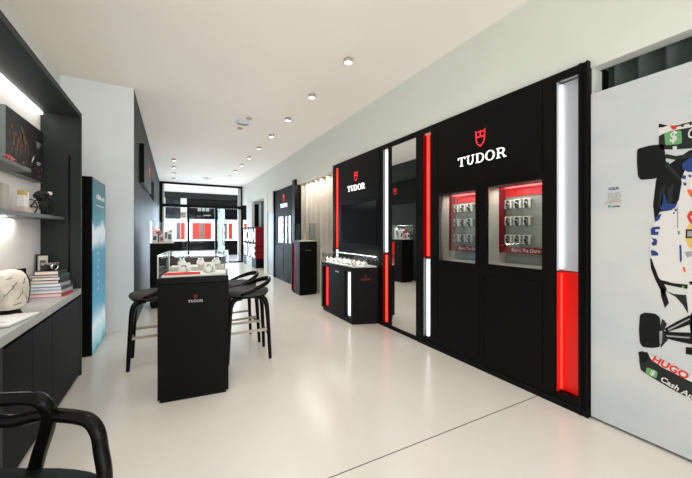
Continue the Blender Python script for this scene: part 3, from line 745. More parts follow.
# ================================================================ STOOLS
def make_stool(lab, loc, rz):
    t = thing('bar_stool', lab, 'stool', loc, rz, 'black bar stools around the pedestal')
    q = MB(); N = 28; prof = []
    def se(r, z):  # superellipse ring
        return r, z
    q.lathe([(0, .645), (.17, .645), (.208, .650), (.218, .668), (.211, .692), (.17, .704), (.08, .697), (0, .694)], SEATG, 32, sx=1, sy=.98)
    q.build('seat_cushion', None, t)
    q = MB(); q.lathe([(0, .622), (.15, .622), (.195, .632), (.2, .645), (0, .645)], WOODB, 32); q.build('seat_shell', None, t)
    for sx in (-1, 1):
        for sy in (-1, 1):
            p = smooth_path([(sx*.07, sy*.115, .632), (sx*.13, sy*.135, .622), (sx*.165, sy*.15, .575), (sx*.182, sy*.16, .45), (sx*.205, sy*.180, .0)], 5)
            n = len(p); q = MB(); q.tube(p, [.027 - .011*max(0, (k-8)/(n-8)) for k in range(n)], WOODB, 10); q.build('leg', None, t)
    for sx in (-1, 1):
        q = MB(); q.box(sx*.1945-.005, sx*.1945+.005, -.165, .165, .225, .25, CHAMP if sx < 0 else WOODB); q.build('footrest', None, t)
    for sy in (-1, 1):
        q = MB(); q.box(-.188, .188, sy*.168-.006, sy*.168+.006, .285, .31, CHAMP); q.build('stretcher', None, t)
    loop = []; n = 30
    for k in range(n+1):
        a = math.radians(-112 + 224*k/n)
        loop.append((.005 + .225*math.cos(a), .215*math.sin(a), .672 + .118*max(0, (math.cos(a)+.38)/1.38)**1.0))
    B = [.014 + .013*max(0, (math.cos(math.radians(-112+224*k/n))+.38)/1.38) for k in range(n+1)]
    q = MB(); q.tube(loop, .015, WOODB, 10, rb=B); q.build('backrest_loop', None, t)
    return t
s0 = make_stool('black bentwood bar stool with round grey seat, left of the pedestal', (-.165, 3.66, 0), 0)
s1 = copy_thing(s0, 'black bentwood bar stool with curved back, nearer one right of the pedestal'); s1.location = (.675, 3.335, 0); s1.rotation_euler[2] = math.radians(-4)
s2 = copy_thing(s0, 'black bentwood bar stool with curved back, farther one right of the pedestal'); s2.location = (.665, 3.83, 0); s2.rotation_euler[2] = math.radians(4)

# ================================================================ ARMCHAIR (bottom left)
ang = -TH
t = thing('armchair', 'black bentwood armchair with dark green leather seat in the bottom left corner', 'armchair', (0, 0, 0), 0)
cl, cd = -1.20, .84     # lateral, forward of the camera
t.location = (cl*cT + cd*sT, -cl*sT + cd*cT, 0); t.rotation_euler[2] = ang
def L(px, py, z):
    d = (HC - z)*FPX/(py-HYP); return ((px-CXP)/FPX*d - cl, d - cd, z)
pr = [(.385, .14, 0), (.375, .20, .28), L(105, 480, .45), L(101, 450, .545), L(98, 433, .602), L(91, 422, .637), L(80, 417.5, .650), L(57, 415, .652), L(40, 415, .645), L(16, 420, .625)]
cy_ = pr[-1][1]; pl = [(-x, y, z) for x, y, z in pr][::-1]
q = MB(); path = smooth_path(pr + [(0, cy_-.004, .618)] + pl, 6) if pr[-1][0] > .02 else smooth_path(pr[:-1] + [(0, cy_, .622)] + pl[1:], 6)
q.tube(path, .0225, WOODB, 14); q.build('arm_rail', None, t)
p1 = [L(33, 468, .43), L(38, 450, .50), L(45, 428, .59), L(47.5, 412, .655), L(42, 401.5, .702), L(31, 396.5, .72)]
p1 = [(x+.028, y-.022, z+.006) for x, y, z in p1]; cy_ = p1[-1][1]; p1r = [(-x, y, z) for x, y, z in p1][::-1]
q = MB(); q.tube(smooth_path(p1 + [(0, cy_, .722)] + p1r, 6), .0225, WOODB, 14); q.build('backrest', None, t)
q = MB()
def sq(n, a, b, e=3.2):
    return [(a*abs(math.cos(w))**(2/e)*(1 if math.cos(w) >= 0 else -1), b*abs(math.sin(w))**(2/e)*(1 if math.sin(w) >= 0 else -1)) for w in [2*PI*k/n for k in range(n)]]
rings = []
for (k_, z) in ((.6, .385), (.96, .39), (1, .41), (.99, .435), (.93, .452), (.6, .462), (.05, .465)):
    rings.append([q.bm.verts.new((x*k_, y*k_, z)) for x, y in sq(40, .385, .285, 5)])
q.mi(SEATB)
for a, c in zip(rings, rings[1:]):
    for j in range(40):
        f = q.bm.faces.new((a[j], a[(j+1) % 40], c[(j+1) % 40], c[j])); f.smooth = True
q.bm.faces.new(rings[0][::-1]); q.bm.faces.new(rings[-1])
q.build('seat', None, t)
for sx in (-1, 1):
    q = MB(); q.tube([(sx*.28, -.22, .39), (sx*.30, -.26, 0)], [.022, .015], WOODB, 10); q.build('leg', None, t)

# ================================================================ LEFT NICHE
t = thing('display_niche', 'built-in dark grey-green niche surround with lit ceiling strip on the left wall', 'niche', (-1.0, 2.8, 0)); g = Grp(t)
XF = -.73; XB = -1.0; Y0, Y1 = 2.03, 3.6
mb = MB(); mb.box(-1.2, XF, Y0-.08, Y1+.03, 2.33, 2.372, GREYGRN); mb.build('canopy')
mb = MB(); mb.box(-1.198, XF, Y1, Y1+.035, 0, 2.33, GREYGRN); ep = mb.build('end_panel')
MB().box(-.815, -.803, Y1-.006, Y1-.0002, .80, 1.98, BLACK2).build('door_groove', None, ep)
mb = MB(); mb.box(-1.198, XF, Y0-.03, Y0, 0, 2.33, GREYGRN); mb.build('end_panel')
mb = MB(); mb.box(-1.19, XB, Y0, Y1, 0, 2.33, mat('niche_back_paint', (.78, .76, .72), .7)); mb.build('back_panel')
mb = MB(); mb.box(XB+.003, XB+.016, Y0+.01, Y1-.003, 2.312, 2.3295, mat('niche_strip', (1, 1, 1), .3, emit=7, ecol=(1, .97, .93))); mb.build('light_strip')
g.done()
# cabinet + worktop
t = thing('storage_cabinet', 'low charcoal cabinet with flat handleless doors under the left niche', 'cabinet', (-.87, 2.8, 0)); g = Grp(t)
MB().box(-.99, -.755, 2.09, 3.595, .04, .70, DARKCAB).build('body'); MB().box(-.99, -.775, 2.10, 3.59, 0, .04, BLACK2).build('plinth')
MB().box(-.755, -.733, 2.09, 2.148, .04, .73, BLACK2).build('end_post')
for (a, c) in ((2.152, 2.508), (2.512, 2.858), (2.862, 3.592)): MB().box(-.754, -.733, a, c, .03, .715, DARKCAB, .0015).build('cabinet_door')
MB().box(-.99, -.752, 2.09, 3.595, .70, .735, BLACK2).build('top_rail')
g.done()
tag(box('worktop', -.998, -.728, 2.05, 3.597, .736, .787, mat('pale_stone_top', (.36, .36, .35), .4, var=.08, vscale=9), bev=.002), 'pale grey worktop with dark edge along the charcoal cabinet', 'worktop')
ZW = .787
# shelves
SH = mat('shelf_grey', (.10, .115, .11), .45)
tag(box('shelf', -1.0, -.84, 2.06, 2.856, 1.698, 1.722, SH, bev=.001), 'upper grey shelf carrying model cars in front of the dark poster', 'shelf')
t = thing('shelf', 'lower grey shelf with light underneath, holding the cyclist figure', 'shelf', (-.92, 2.8, 1.405)); g = Grp(t)
MB().box(-1.0, -.84, 2.06, 3.598, 1.402, 1.428, SH, .001).build('shelf_board')
MB().box(-.978, -.970, 2.1, 2.9, 1.3995, 1.4018, mat('shelf_led', (1, 1, 1), .3, emit=6, ecol=(1, .97, .92))).build('light_strip'); g.done()
# poster
t = thing('poster_board', 'black framed poster of a rugby team above the upper shelf', 'poster', (-.97, 3.2, 1.7)); g = Grp(t)
MB().box(-.999, -.943, 2.80, 3.46, 1.70, 2.118, mat('poster_edge', (.20, .23, .22), .6)).build('board')
PBK = mat('poster_black', (.010, .009, .010), .4, var=.8, vscale=30); SK = mat('poster_skin', (.22, .11, .07), .6); SK2 = mat('poster_dark_skin', (.14, .05, .03), .6)
q = MB(); q.box(-.943, -.941, 2.803, 3.457, 1.703, 2.115, PBK)
rr = random.Random(5)
for (px, py) in ((12,126),(16,134),(22,129),(24,138),(19,141),(14,143),(27,143),(23,132)):
    P = PX(px, py, -.94); 
    n = 10; R_ = .012
    q.prism([(R_*math.cos(2*PI*k/n), R_*1.35*math.sin(2*PI*k/n)) for k in range(n)], (-.941, P.y, P.z), (0, 1, 0), (0, 0, 1), .0008, SK if rr.random() > .4 else SK2)
    q.prism([(-.03, -.09), (.03, -.09), (.028, -.02), (.01, -.012), (-.01, -.012), (-.028, -.02)], (-.941, P.y, P.z), (0, 1, 0), (0, 0, 1), .0006, mat('poster_jersey', (.02, .02, .022), .5))
    q.prism([(-.034, -.075), (-.024, -.075), (-.022, -.025), (-.03, -.028)], (-.941, P.y, P.z), (0, 1, 0), (0, 0, 1), .0012, SK)
    q.prism([(.024, -.085), (.036, -.08), (.03, -.028), (.022, -.025)], (-.941, P.y, P.z), (0, 1, 0), (0, 0, 1), .0012, SK)
for k in range(40):
    y, z = 3.05+rr.random()*.38, 1.72+rr.random()*.09
    q.prism([(0, 0), (.010, 0), (.008, .012), (0, .01)], (-.941, y, z), (0, 1, 0), (0, 0, 1), .001, rr.choice((SK, SK2, PGY, SK2)))
a = PX(33, 160, -.94)
q.prism([(-.02, -.03), (-.008, -.012), (.016, .01), (.024, .035), (.004, .02), (-.014, -.008)], (-.941, a.y, a.z), (0, 1, 0), (0, 0, 1), .001, WHITE)
q.text('TEAM', (0, 0, 0), (0, 1, 0), (0, 0, 1), .001, .001, PBK) if 0 else None
for k in range(3): q.box(-.9415, -.9405, 3.30, 3.40-.02*k, 2.0-.018*k, 2.008-.018*k, PGY)
for k in range(2): q.box(-.9415, -.9405, 3.31, 3.40-.03*k, 1.845-.014*k, 1.850-.014*k, WHITE)
q.build('team_print'); g.done()
# model cars
def model_car(loc, m, lab, rz=PI/2):
    t = thing('model_car', lab, 'model car', loc, rz)
    q = MB()
    q.prism([(-.055, .008), (.055, .008), (.058, .016), (.052, .022), (.022, .026), (.006, .037), (-.025, .038), (-.045, .026), (-.057, .022)], (0, .021, 0), (1, 0, 0), (0, 0, 1), .042, m)
    q.build('car_body', None, t)
    q = MB(); q.prism([(.018, .0262), (.004, .036), (-.023, .037), (-.038, .0272)], (0, .0215, 0), (1, 0, 0), (0, 0, 1), .043, DIAL); q.build('window_band', None, t)
    for x in (-.034, .034):
        for y in (-.020, .014): MB().lathe([(0, 0), (.010, 0), (.010, .007), (0, .007)], WBLK, 14, M=Matrix.Translation((x, y+.006, .0105)) @ Matrix.Rotation(PI/2, 4, 'X')).build('wheel', None, t)
    return t
model_car((-.875, 2.62, 1.7225), mat('car_red', (.55, .012, .012), .25), 'small red model car on the upper shelf')
model_car((-.88, 2.49, 1.7225), mat('car_blue', (.10, .14, .18), .25), 'small blue-grey model car on the upper shelf, left of the red one')
# lower shelf items
ZS = 1.4285
CARD = mat('cream_card', (.62, .56, .50), .6)
tag(MB().box(-.045, .045, -.02, .02, 0, .17, mat('pale_taupe_card', (.45, .42, .38), .6), .012).build('gift_box', loc=(-.93, 2.72, ZS), rz=PI/2), 'pale rounded upright box at the left end of the lower shelf', 'box')
t = thing('bottle_box', 'white boxed bottle with yellow top on a cream base, on the lower shelf', 'box', (-.92, 2.98, ZS), PI/2)
MB().box(-.07, .07, -.035, .035, 0, .032, mat('peach_card', (.68, .54, .47), .6), .002).build('base', None, t)
MB().box(-.05, .05, -.025, .025, .0322, .045, CARD, .002).build('step', None, t)
MB().box(-.032, .032, -.02, .02, .0452, .125, WHITE, .003).build('carton', None, t)
MB().box(-.028, .028, -.019, .019, .1252, .158, mat('amber_cap', (.62, .42, .14), .5), .004).build('cap', None, t)
MB().box(.033, .052, -.02, .02, .0452, .155, WHITE, .004).build('side_card', None, t)
# cyclist figure, travelling along +Y (to the right in view)
t = thing('cyclist_figurine', 'black sculpted figurine of a racing cyclist on the lower shelf', 'figurine', (-.915, 3.30, ZS), math.radians(66))
FIG = mat('black_bronze', (.012, .012, .012), .3)
for x in (-.085, .085):
    q = MB(); q.tube([(x+.055*math.cos(a), 0, .062+.055*math.sin(a)) for a in [2*PI*k/28 for k in range(28)]], .0045, FIG, 6, closed=True, up=(0, 1, 0))
    for k in range(6): a = PI*k/6; q.tube([(x-.053*math.cos(a), 0, .062-.053*math.sin(a)), (x+.053*math.cos(a), 0, .062+.053*math.sin(a))], .0008, FIG, 4, up=(0, 1, 0))
    q.build('wheel', None, t)
q = MB()
for a, c in (((-.085, 0, .062), (-.03, 0, .125)), ((-.03, 0, .125), (.055, 0, .125)), ((.055, 0, .125), (0, 0, .06)), ((0, 0, .06), (-.03, 0, .125)), ((-.085, 0, .062), (0, 0, .06)), ((.055, 0, .13), (.085, 0, .062)), ((-.03, 0, .125), (-.035, 0, .14))):
    q.tube([a, c], .005, FIG, 6, up=(0, 1, 0))
q.build('bicycle_frame', None, t)
q = MB()
q.tube(smooth_path([(-.045, 0, .145), (-.02, 0, .172), (.03, 0, .176), (.058, 0, .170)], 4), [.018]*13, FIG, 8)
for s_ in (-1, 1):
    q.tube(smooth_path([(-.035, s_*.012, .145), (.012, s_*.016, .118 if s_ > 0 else .135), (-.01+.02*s_, s_*.014, .045 if s_ > 0 else .075)], 4), [.014, .013, .012, .011, .010, .009, .008, .007, .006], FIG, 8)
    q.tube(smooth_path([(.055, s_*.014, .168), (.062, s_*.018, .140), (.080, s_*.012, .130)], 4), .007, FIG, 8)
q.build('rider', None, t)
MB().ball((.080, 0, .182), .017, WHITE, (1.3, .9, .9)).build('helmet', None, t)
MB().box(-.09, .09, -.02, .02, 0, .008, FIG, .002).build('base', None, t)

# helmet on worktop
t = thing('racing_helmet', 'white signed helmet on a black stand at the near end of the worktop', 'helmet', (-.875, 2.655, ZW), math.radians(10))
HW = mat('helmet_white', (.62, .57, .48), .4, var=.32, vscale=11)
q = MB(); prof = [(.045, .032), (.070, .036), (.085, .06), (.095, .10), (.098, .14), (.094, .18), (.080, .215), (.055, .238), (.025, .247), (.0, .248)]
q.lathe(prof, HW, 36, sx=1, sy=1.0); q.build('shell', None, t)
q = MB(); q.lathe([(.0, 0), (.062, 0), (.064, .006), (.056, .02), (.048, .036), (0, .036)], BLACK2, 28); q.build('stand', None, t)
# visor cut (dark wrap at right/back) and pen marks, following the shell
def shellr(z):
    for (r0, z0), (r1, z1) in zip(prof, prof[1:]):
        if z0 <= z <= z1: return r0+(r1-r0)*(z-z0)/(z1-z0)
    return .05
def onshell(a, z, o=.001): r = shellr(z)+o; return (r*math.cos(a), r*math.sin(a), z)
q = MB()
for k in range(6):
    a0 = math.radians(15+k*9)
q.tube([onshell(math.radians(8), z/100, .0005) for z in range(6, 23)], .006, BLACK2, 6); q.build('edge_trim', None, t)
for (a, z, da, dz) in ((-100, .11, 30, .05), (-75, .16, 14, .02), (-120, .17, 12, -.03), (-60, .09, 18, .04), (-40, .17, 14, .03), (-95, .2, 20, .01), (-70, .06, 25, .01), (-30, .11, 12, -.03)):
    q = MB(); q.tube([onshell(math.radians(a+da*k/6), z+dz*k/6+.004*math.sin(k*2.2), .0006) for k in range(7)], .0016, BLACK2, 5)
    plabel(q.build('pen_signature', None, t), 'thin black pen signature')
q = MB(); q.tube([onshell(math.radians(-135+4*k), .085+.004*math.sin(k), .0) for k in range(7)], .006, mat('salmon_mark', (.6, .25, .16), .5), 6); q.build('red_mark', None, t)
t.scale = (.86, .86, 1.13)
# magazine
q = MB(); q.box(-.10, .10, -.15, .15, 0, .004, PGY); q.box(-.098, .098, -.148, .148, .004, .014, WHITE, .002); q.box(-.06, .05, -.08, -.07, .0141, .0145, PGY); q.box(-.06, .05, -.05, -.047, .0141, .0145, PGY)
tag(q.build('magazine', loc=(-.845, 2.47, ZW), rz=math.radians(-8)), 'thin white booklet lying in front of the helmet', 'magazine')
# books
bk = [(.235, .175, .028, (.60, .46, .44), (.42, .02, .04), 0), (.225, .17, .026, (.52, .52, .52), (.35, .36, .37), 1), (.215, .17, .024, (.50, .53, .58), (.03, .06, .06), -1),
      (.205, .165, .026, (.55, .56, .58), (.30, .33, .36), 2), (.180, .15, .024, (.60, .50, .42), (.02, .025, .03), -2), (.175, .15, .024, (.62, .52, .46), (.02, .04, .04), 1), (.19, .15, .018, (.5, .4, .42), (.04, .10, .08), -3), (.150, .13, .030, (.62, .50, .44), (.015, .02, .02), 2)]
z = ZW; bd = ('bottom', 'second from bottom', 'third from bottom', 'fourth from bottom', 'fourth from top', 'third from top', 'second from top', 'top')
bn = ('pink-paged book with red cover', 'white-paged book with grey cover', 'pale blue book with dark cover', 'light grey book', 'cream-paged black book', 'cream-paged dark green book', 'slim green-backed book', 'cream-paged black book')
for k, (w_, d_, h_, pg, cv, r_) in enumerate(bk):
    t = thing('book', '%s, %s of the stack on the worktop' % (bn[k], bd[k]), 'book', (-.868+.004*(k % 3), 3.315+.003*k, z), math.radians(-10+r_), 'stacked books on the worktop')
    pm = mat('pages_%d' % k, tuple(min(.85, c*1.35) for c in pg), .7, var=.1, vscale=200); cm = mat('cover_%d' % k, cv, .45)
    MB().box(-w_/2+.003, w_/2-.004, -d_/2+.003, d_/2-.003, .003, h_-.003, pm).build('pages', None, t)
    q = MB(); q.box(-w_/2, w_/2, -d_/2, d_/2, 0, .0028, cm); q.box(-w_/2, w_/2, -d_/2, d_/2, h_-.0028, h_-.0002, cm); q.box(w_/2-.0035, w_/2, -d_/2, d_/2, .0028, h_-.0028, cm)
    q.build('cover', None, t); z += h_
t = thing('film_camera', 'small silver and black camera on top of the stacked books', 'camera', (-.868, 3.33, z), math.radians(48))
MB().box(-.055, .055, -.016, .016, 0, .045, WBLK, .004).build('camera_body', None, t); MB().box(-.055, .055, -.016, .016, .0452, .062, STEEL, .003).build('top_plate', None, t)
q = MB(); q.lathe([(0, 0), (.026, 0), (.027, .02), (.024, .034), (.02, .034), (.018, .026), (0, .026)], STEEL, 22, M=Matrix.Translation((.005, -.0162, .028)) @ Matrix.Rotation(PI/2, 4, 'X')); q.build('lens_barrel', None, t)
MB().lathe([(0, 0), (.018, 0), (.018, .002), (0, .002)], DIAL, 22, M=Matrix.Translation((.005, -.0425, .028)) @ Matrix.Rotation(PI/2, 4, 'X')).build('lens', None, t)
# frames
def frame(loc, w_, h_, rz, lab, pm, tilt=-.08):
    t = thing('picture_frame', lab, 'picture frame', loc, rz)
    M_ = Matrix.Rotation(tilt, 4, 'X')
    q = MB(); b_ = .012
    for a in ((-w_/2, w_/2, 0, b_), (-w_/2, w_/2, h_-b_, h_), (-w_/2, -w_/2+b_, b_, h_-b_), (w_/2-b_, w_/2, b_, h_-b_)): q.box(a[0], a[1], -.01, .01, a[2], a[3], BLACK2, M=M_)
    q.build('frame', None, t)
    MB().box(-w_/2+b_, w_/2-b_, -.004, .004, b_, h_-b_, pm, M=M_).build('mat_board', None, t)
    return t
t = frame((-.945, 3.45, ZW), .085, .325, math.radians(8), 'black frame with a beige portrait photo standing behind the books', CARD)
q = MB(); M_ = Matrix.Rotation(-.08, 4, 'X'); q.box(-.016, .016, -.0065, -.0045, .19, .275, mat('photo_dark', (.05, .035, .03), .6), M=M_); q.ball((0, -.008, .255), .016, mat('photo_mid', (.12, .09, .07), .6), (1, .1, 1.2)); q.build('portrait', None, t)
frame((-.955, 3.02, ZW), .10, .25, math.radians(45), 'small black frame standing behind the white helmet', mat('dark_photo', (.03, .04, .035), .4))

# ================================================================ BLUE TOTEM
t = thing('light_totem', 'tall black totem with glowing blue sea poster beside the white wall', 'sign', (-.86, 4.5, 0)); g = Grp(t)
TY0, TY1, TZ = 4.10, 4.79, 1.875
MB().box(-.99, -.742, TY0, TY1, 0, TZ, BLACK2, .003).build('case')
sm_ = bpy.data.materials.new('sea_lightbox'); sm_.use_nodes = True; nt = sm_.node_tree; b = nt.nodes['Principled BSDF']
tc = nt.nodes.new('ShaderNodeTexCoord'); sp = nt.nodes.new('ShaderNodeSeparateXYZ'); nt.links.new(tc.outputs['Object'], sp.inputs[0])
ns = nt.nodes.new('ShaderNodeTexNoise'); ns.inputs['Scale'].default_value = 5; ns.inputs['Detail'].default_value = 8; nt.links.new(tc.outputs['Object'], ns.inputs['Vector'])
ma = nt.nodes.new('ShaderNodeMath'); ma.operation = 'MULTIPLY_ADD'; ma.inputs[1].default_value = .28; nt.links.new(ns.outputs['Fac'], ma.inputs[0]); nt.links.new(sp.outputs['Z'], ma.inputs[2])
rp = nt.nodes.new('ShaderNodeValToRGB'); cr = rp.color_ramp
mr = nt.nodes.new('ShaderNodeMapRange'); mr.inputs['From Min'].default_value = .14; mr.inputs['From Max'].default_value = 1.97; nt.links.new(ma.outputs[0], mr.inputs['Value']); nt.links.new(mr.outputs[0], rp.inputs['Fac'])
cr.elements[0].position = 0; cr.elements[0].color = (.05, .25, .30, 1); cr.elements[1].position = 1; cr.elements[1].color = (.02, .10, .13, 1)
for p_, c_ in ((.07, (.30, .55, .60)), (.17, (.65, .75, .78)), (.26, (.05, .30, .44)), (.45, (.03, .22, .36)), (.60, (.05, .26, .38)), (.66, (.60, .68, .70)), (.72, (.65, .72, .74)), (.77, (.06, .25, .30)), (.88, (.03, .15, .19))):
    e_ = cr.elements.new(p_); e_.color = (*c_, 1)
nt.links.new(rp.outputs['Color'], b.inputs['Emission Color']); b.inputs['Emission Strength'].default_value = .8
b.inputs['Base Color'].default_value = (.01, .02, .025, 1); b.inputs['Roughness'].default_value = .3; b.inputs['Specular IOR Level'].default_value = .12
scn = MB().box(-.7418, -.736, TY0+.006, TY1-.006, .01, TZ-.01, sm_).build('poster_screen')
def tpt(px, py): return PX(px, py, -.736)
q = MB()
a = tpt(96.5, 198); 
for k, (dy, h_) in enumerate(((0, .05), (.07, .06), (.13, .05), (.19, .05), (.26, .03), (.33, .045), (.39, .045))): q.box(-.736, -.7354, a.y+dy, a.y+dy+.045, a.z-.01, a.z-.01+h_, WHITE)
q.box(-.736, -.7354, a.y, a.y+.42, a.z-.085, a.z-.075, WHITE)
q.build('title_strip', None, scn)
q = MB(); a = tpt(98, 222)
for k in range(9):
    c = tpt(98.2+.5*math.sin(k*2), 232+k*7); q.box(-.736, -.7354, c.y-.012, c.y+.015, c.z-.02, c.z+.015, mat('pale_print', (.5, .65, .68), .5, emit=.3))
q.build('sea_figure', None, scn)
g.done()

# emblem panel on the dark partition (seen in the mirror)
t = thing('wall_sign', 'black wall sign with red shield high on the left partition, visible in the mirror', 'sign', (-.455, 6.6, 2.07)); g = Grp(t)
MB().box(-.4558, -.40, 5.76, 7.45, 2.07, 2.68, BLACK, .002).build('sign_panel')
logo(None, (-.3995, 6.9, 2.14), (0, 1, 0), V, .09, shh=.18, gap=.10, word=False)
g.done()

# ================================================================ LIGHTBOX "BORN TO DARE"
t = thing('lightbox', 'lightbox with big glowing white slogan letters and red end, near the glass front', 'sign', (2.66, 12.2, 0)); g = Grp(t)
y0, y1 = 10.99, 13.2; LBW = mat('lightbox_white', (.9, .9, .88), .4, emit=.85, ecol=(1, .99, .96)); GB = mat('grey_blue_base', (.09, .12, .135), .7, spec=.1)
MB().box(2.521, 2.815, y0, y1, .335, 1.465, REDM).build('box_body')
MB().box(2.515, 2.5208, y0+.004, y1, .345, 1.46, mat('matt_black_face', (.01, .01, .01), .95, spec=.02)).build('face_panel')
q = MB()
for s_, z_, k_ in (('BORN', .925, 0), ('TO DARE', .375, 0)):
    tmp = MB(); tmp.text(s_, (0, 0, 0), (1, 0, 0), (0, 1, 0), 1, .1, LBW, bold=.03); wv = [v_.co for v_ in tmp.bm.verts]; w_ = max(c.x for c in wv); tmp.bm.free()
    q.text(s_, (2.5148, y1-.08, z_), Vector((0, -1, 0))*(y1-y0-.14)/w_, Vector((0, 0, 1))*.50/.72, 1, .004, LBW, bold=.012)
q.build('slogan_letters')
MB().box(2.53, 2.815, y0+.005, y1, 0, .334, BLACK2).build('base_body'); MB().box(2.522, 2.53, y0+.006, y1, 0, .334, GB).build('base_front')
q = MB()
for z_ in (.55, .75): q.box(2.50, 2.81, y0-.03, y0-.02, z_, z_+.02, BLACK2); q.box(2.50, 2.515, y0-.03, y0+.0, z_, z_+.02, BLACK2)
q.build('rail'); g.done()

# ================================================================ STOREFRONT
t = thing('storefront', 'black framed glass storefront at the far end', 'glass front', (1.0, 13.6, 0)); g = Grp(t)
Yf = 13.6
q = MB()
def bar(x0, x1, z0, z1, y=0): q.box(x0, x1, Yf-.06+y, Yf, z0, z1, BLACK2)
bar(-.46, 2.55, 3.12, 3.2); bar(-.46, -.36, 0, 3.12); bar(2.50, 2.58, 0, 3.12); bar(-.36, 2.50, 2.24, 2.36)
bar(.47, .55, 0, 2.24); bar(1.47, 1.56, 0, 2.24); bar(-.36, 2.5, 0, .06)
q.build('frame')
q = MB(); WF = mat('white_outer_frame', (.75, .74, .70), .5)
q.box(2.38, 2.50, Yf+.001, Yf+.06, 0, 3.19, WF); q.box(-.36, -.30, Yf+.001, Yf+.06, 0, 3.19, WF); q.build('outer_reveal')
for (a, c, e, f) in ((-.36, .47, .06, 2.24), (.55, 1.47, .06, 2.24), (-.36, 2.50, 2.36, 3.12)): MB().box(a, c, Yf-.035, Yf-.028, e, f, GLT).build('pane')
g.done()
t = thing('glass_door', 'open greenish glass door leaf at the far storefront', 'door', (1.57, Yf-.075, 0), math.radians(-80))
MB().box(0, .92, -.006, .006, .02, 2.22, GLG).build('door_leaf', None, t)
q = MB(); q.tube([(.80, -.05, .75), (.80, -.05, 1.65)], .018, SILV, 10); q.box(.79, .81, -.05, -.006, .80, .83, SILV); q.box(.79, .81, -.05, -.006, 1.55, 1.58, SILV); q.build('door_handle', None, t)
q = MB(); q.box(0, .92, -.012, .012, 0, .10, SILV); q.build('kick_rail', None, t)
tag(box('black_post', 2.50, 2.99, 12.75, 13.5, 0, 2.41, BLACK2), 'broad black pier beside the storefront behind the lightbox', 'pier') if 0 else struct(box('wall_right_end', 2.83, 2.99, 12.6, 13.53, 0, 2.40, BLACK2))
# ---- beyond the glass
struct(box('floor_mall', -4, 8, 13.625, 22, -.06, -.002, mat('pale_blue_stone', (.55, .62, .68), .3, var=.05)))
struct(box('ceiling_mall', -4, 8, 13.62, 18.2, 3.33, 3.4, mat('mall_white', (.8, .8, .8), .7, emit=.35, ecol=(1, 1, 1))))
t = thing('shop_facade', 'opposite shop with black fascia and white windows with red panels, beyond the glass', 'shop', (1.3, 18.3, 0)); g = Grp(t)
Ys = 18.0
MB().box(-3, 7, Ys, Ys+.3, 3.03, 3.33, mat('dark_beam', (.02, .025, .022), .5, spec=.2)).build('beam')
MB().box(-3, 7, Ys+.12, Ys+.3, 0, .8, BLACK2).build('base_wall')
FG = mat('fascia_grey', (.02, .025, .03), .4, spec=.2)
MB().box(.62, 7, Ys+.1, Ys+.3, 1.95, 3.03, BLACK2).build('fascia'); MB().box(-3, .62, Ys+.12, Ys+.3, 1.95, 3.03, FG).build('fascia')
q = MB(); q.box(.32, .60, Ys+.02, Ys+.11, 1.95, 3.03, WHITE); q.box(-.62, -.36, Ys+.02, Ys+.11, .8, 3.03, WHITE); q.build('pillar')
q = MB(); q.box(-3, 7, Ys+.16, Ys+.3, .8, 1.95, mat('white_lit_window', (.85, .9, .95), .4, emit=1.5, ecol=(.93, .97, 1))); q.build('lit_window')
q = MB(); q.box(-3, 7, Ys+.13, Ys+.15, 1.80, 1.93, mat('pale_blue_band', (.4, .6, .85), .4, emit=.9, ecol=(.5, .72, 1))); q.build('blue_band')
RP = mat('orange_red_panel', (.6, .02, .01), .4, emit=.95, ecol=(1, .035, .02)); MD = mat('display_mid', (.25, .2, .18), .5)
for (a, c) in ((.33, .52), (.86, 1.22), (1.46, 1.78), (2.10, 2.36), (2.66, 2.88), (3.5, 3.9), (-.9, -.5)): MB().box(a, c, Ys+.125, Ys+.155, .88, 1.76, RP, .004).build('red_panel')
for (a, c) in ((.12, .32), (1.22, 1.46), (2.40, 2.60)): MB().box(a, c, Ys+.125, Ys+.155, .88, 1.76, MD).build('window_display')
q = MB(); LS = mat('small_shop_sign', (.3, .33, .34), .4, emit=.4)
for k in range(3): q.box(1.12+k*.2, 1.28+k*.2, Ys+.085, Ys+.099, 2.38, 2.62, LS)
q.box(1.4, 1.75, Ys+.085, Ys+.099, 2.14, 2.19, LS); q.build('sign')
q = MB(); q.box(.02, .3, Ys+.10, Ys+.119, 2.05, 2.9, mat('upper_window', (.02, .025, .03), .2)); q.box(.33, .55, Ys+.0, Ys+.019, 2.02, 2.3, MD); q.build('upper_window')
g.done()

# ================================================================ CEILING FITTINGS
LAMP = mat('lamp_face', (1, 1, 1), .4, emit=18, ecol=(1, .93, .82))
CYL = mat('lamp_ring_grey', (.50, .44, .37), .5)
onum = ('nearest', 'second', 'third', 'fourth', 'fifth', 'sixth', 'seventh', 'eighth', 'ninth', 'tenth', 'eleventh')
proto = None
def add_spot(loc, e, size=2.2):
    l = bpy.data.lights.new('downlight_or_fill_beam', 'SPOT'); l.energy = e; l.spot_size = size; l.spot_blend = .9; l.shadow_soft_size = .11; l.color = (1, .93, .84)
    o = bpy.data.objects.new('downlight_or_fill_beam', l); COL.objects.link(o); o.location = loc; return o
def downlight(x, y, lab, e=20):
    global proto
    if proto is None:
        t = thing('ceiling_light', lab, 'ceiling light', (x, y, H), 0, 'round ceiling downlights')
        q = MB(); q.lathe([(.05, 0), (.05, -.045), (.043, -.047), (.040, -.040), (.040, -.0)], CYL, 24); q.build('housing', None, t)
        q = MB(); q.lathe([(0, -.036), (.0395, -.036), (.0395, -.030), (0, -.030)], LAMP, 20); q.build('lamp', None, t)
        proto = t
    else:
        t = copy_thing(proto, lab); t.location = (x, y, H)
    if e: add_spot((x, y, H-.06), e)
    return t
ESP = 24
for k in range(9):
    yy = 2.949+1.02*k
    downlight(1.68, yy, '%s round downlight of the long right-hand ceiling row, counted from the camera' % onum[k], ESP)
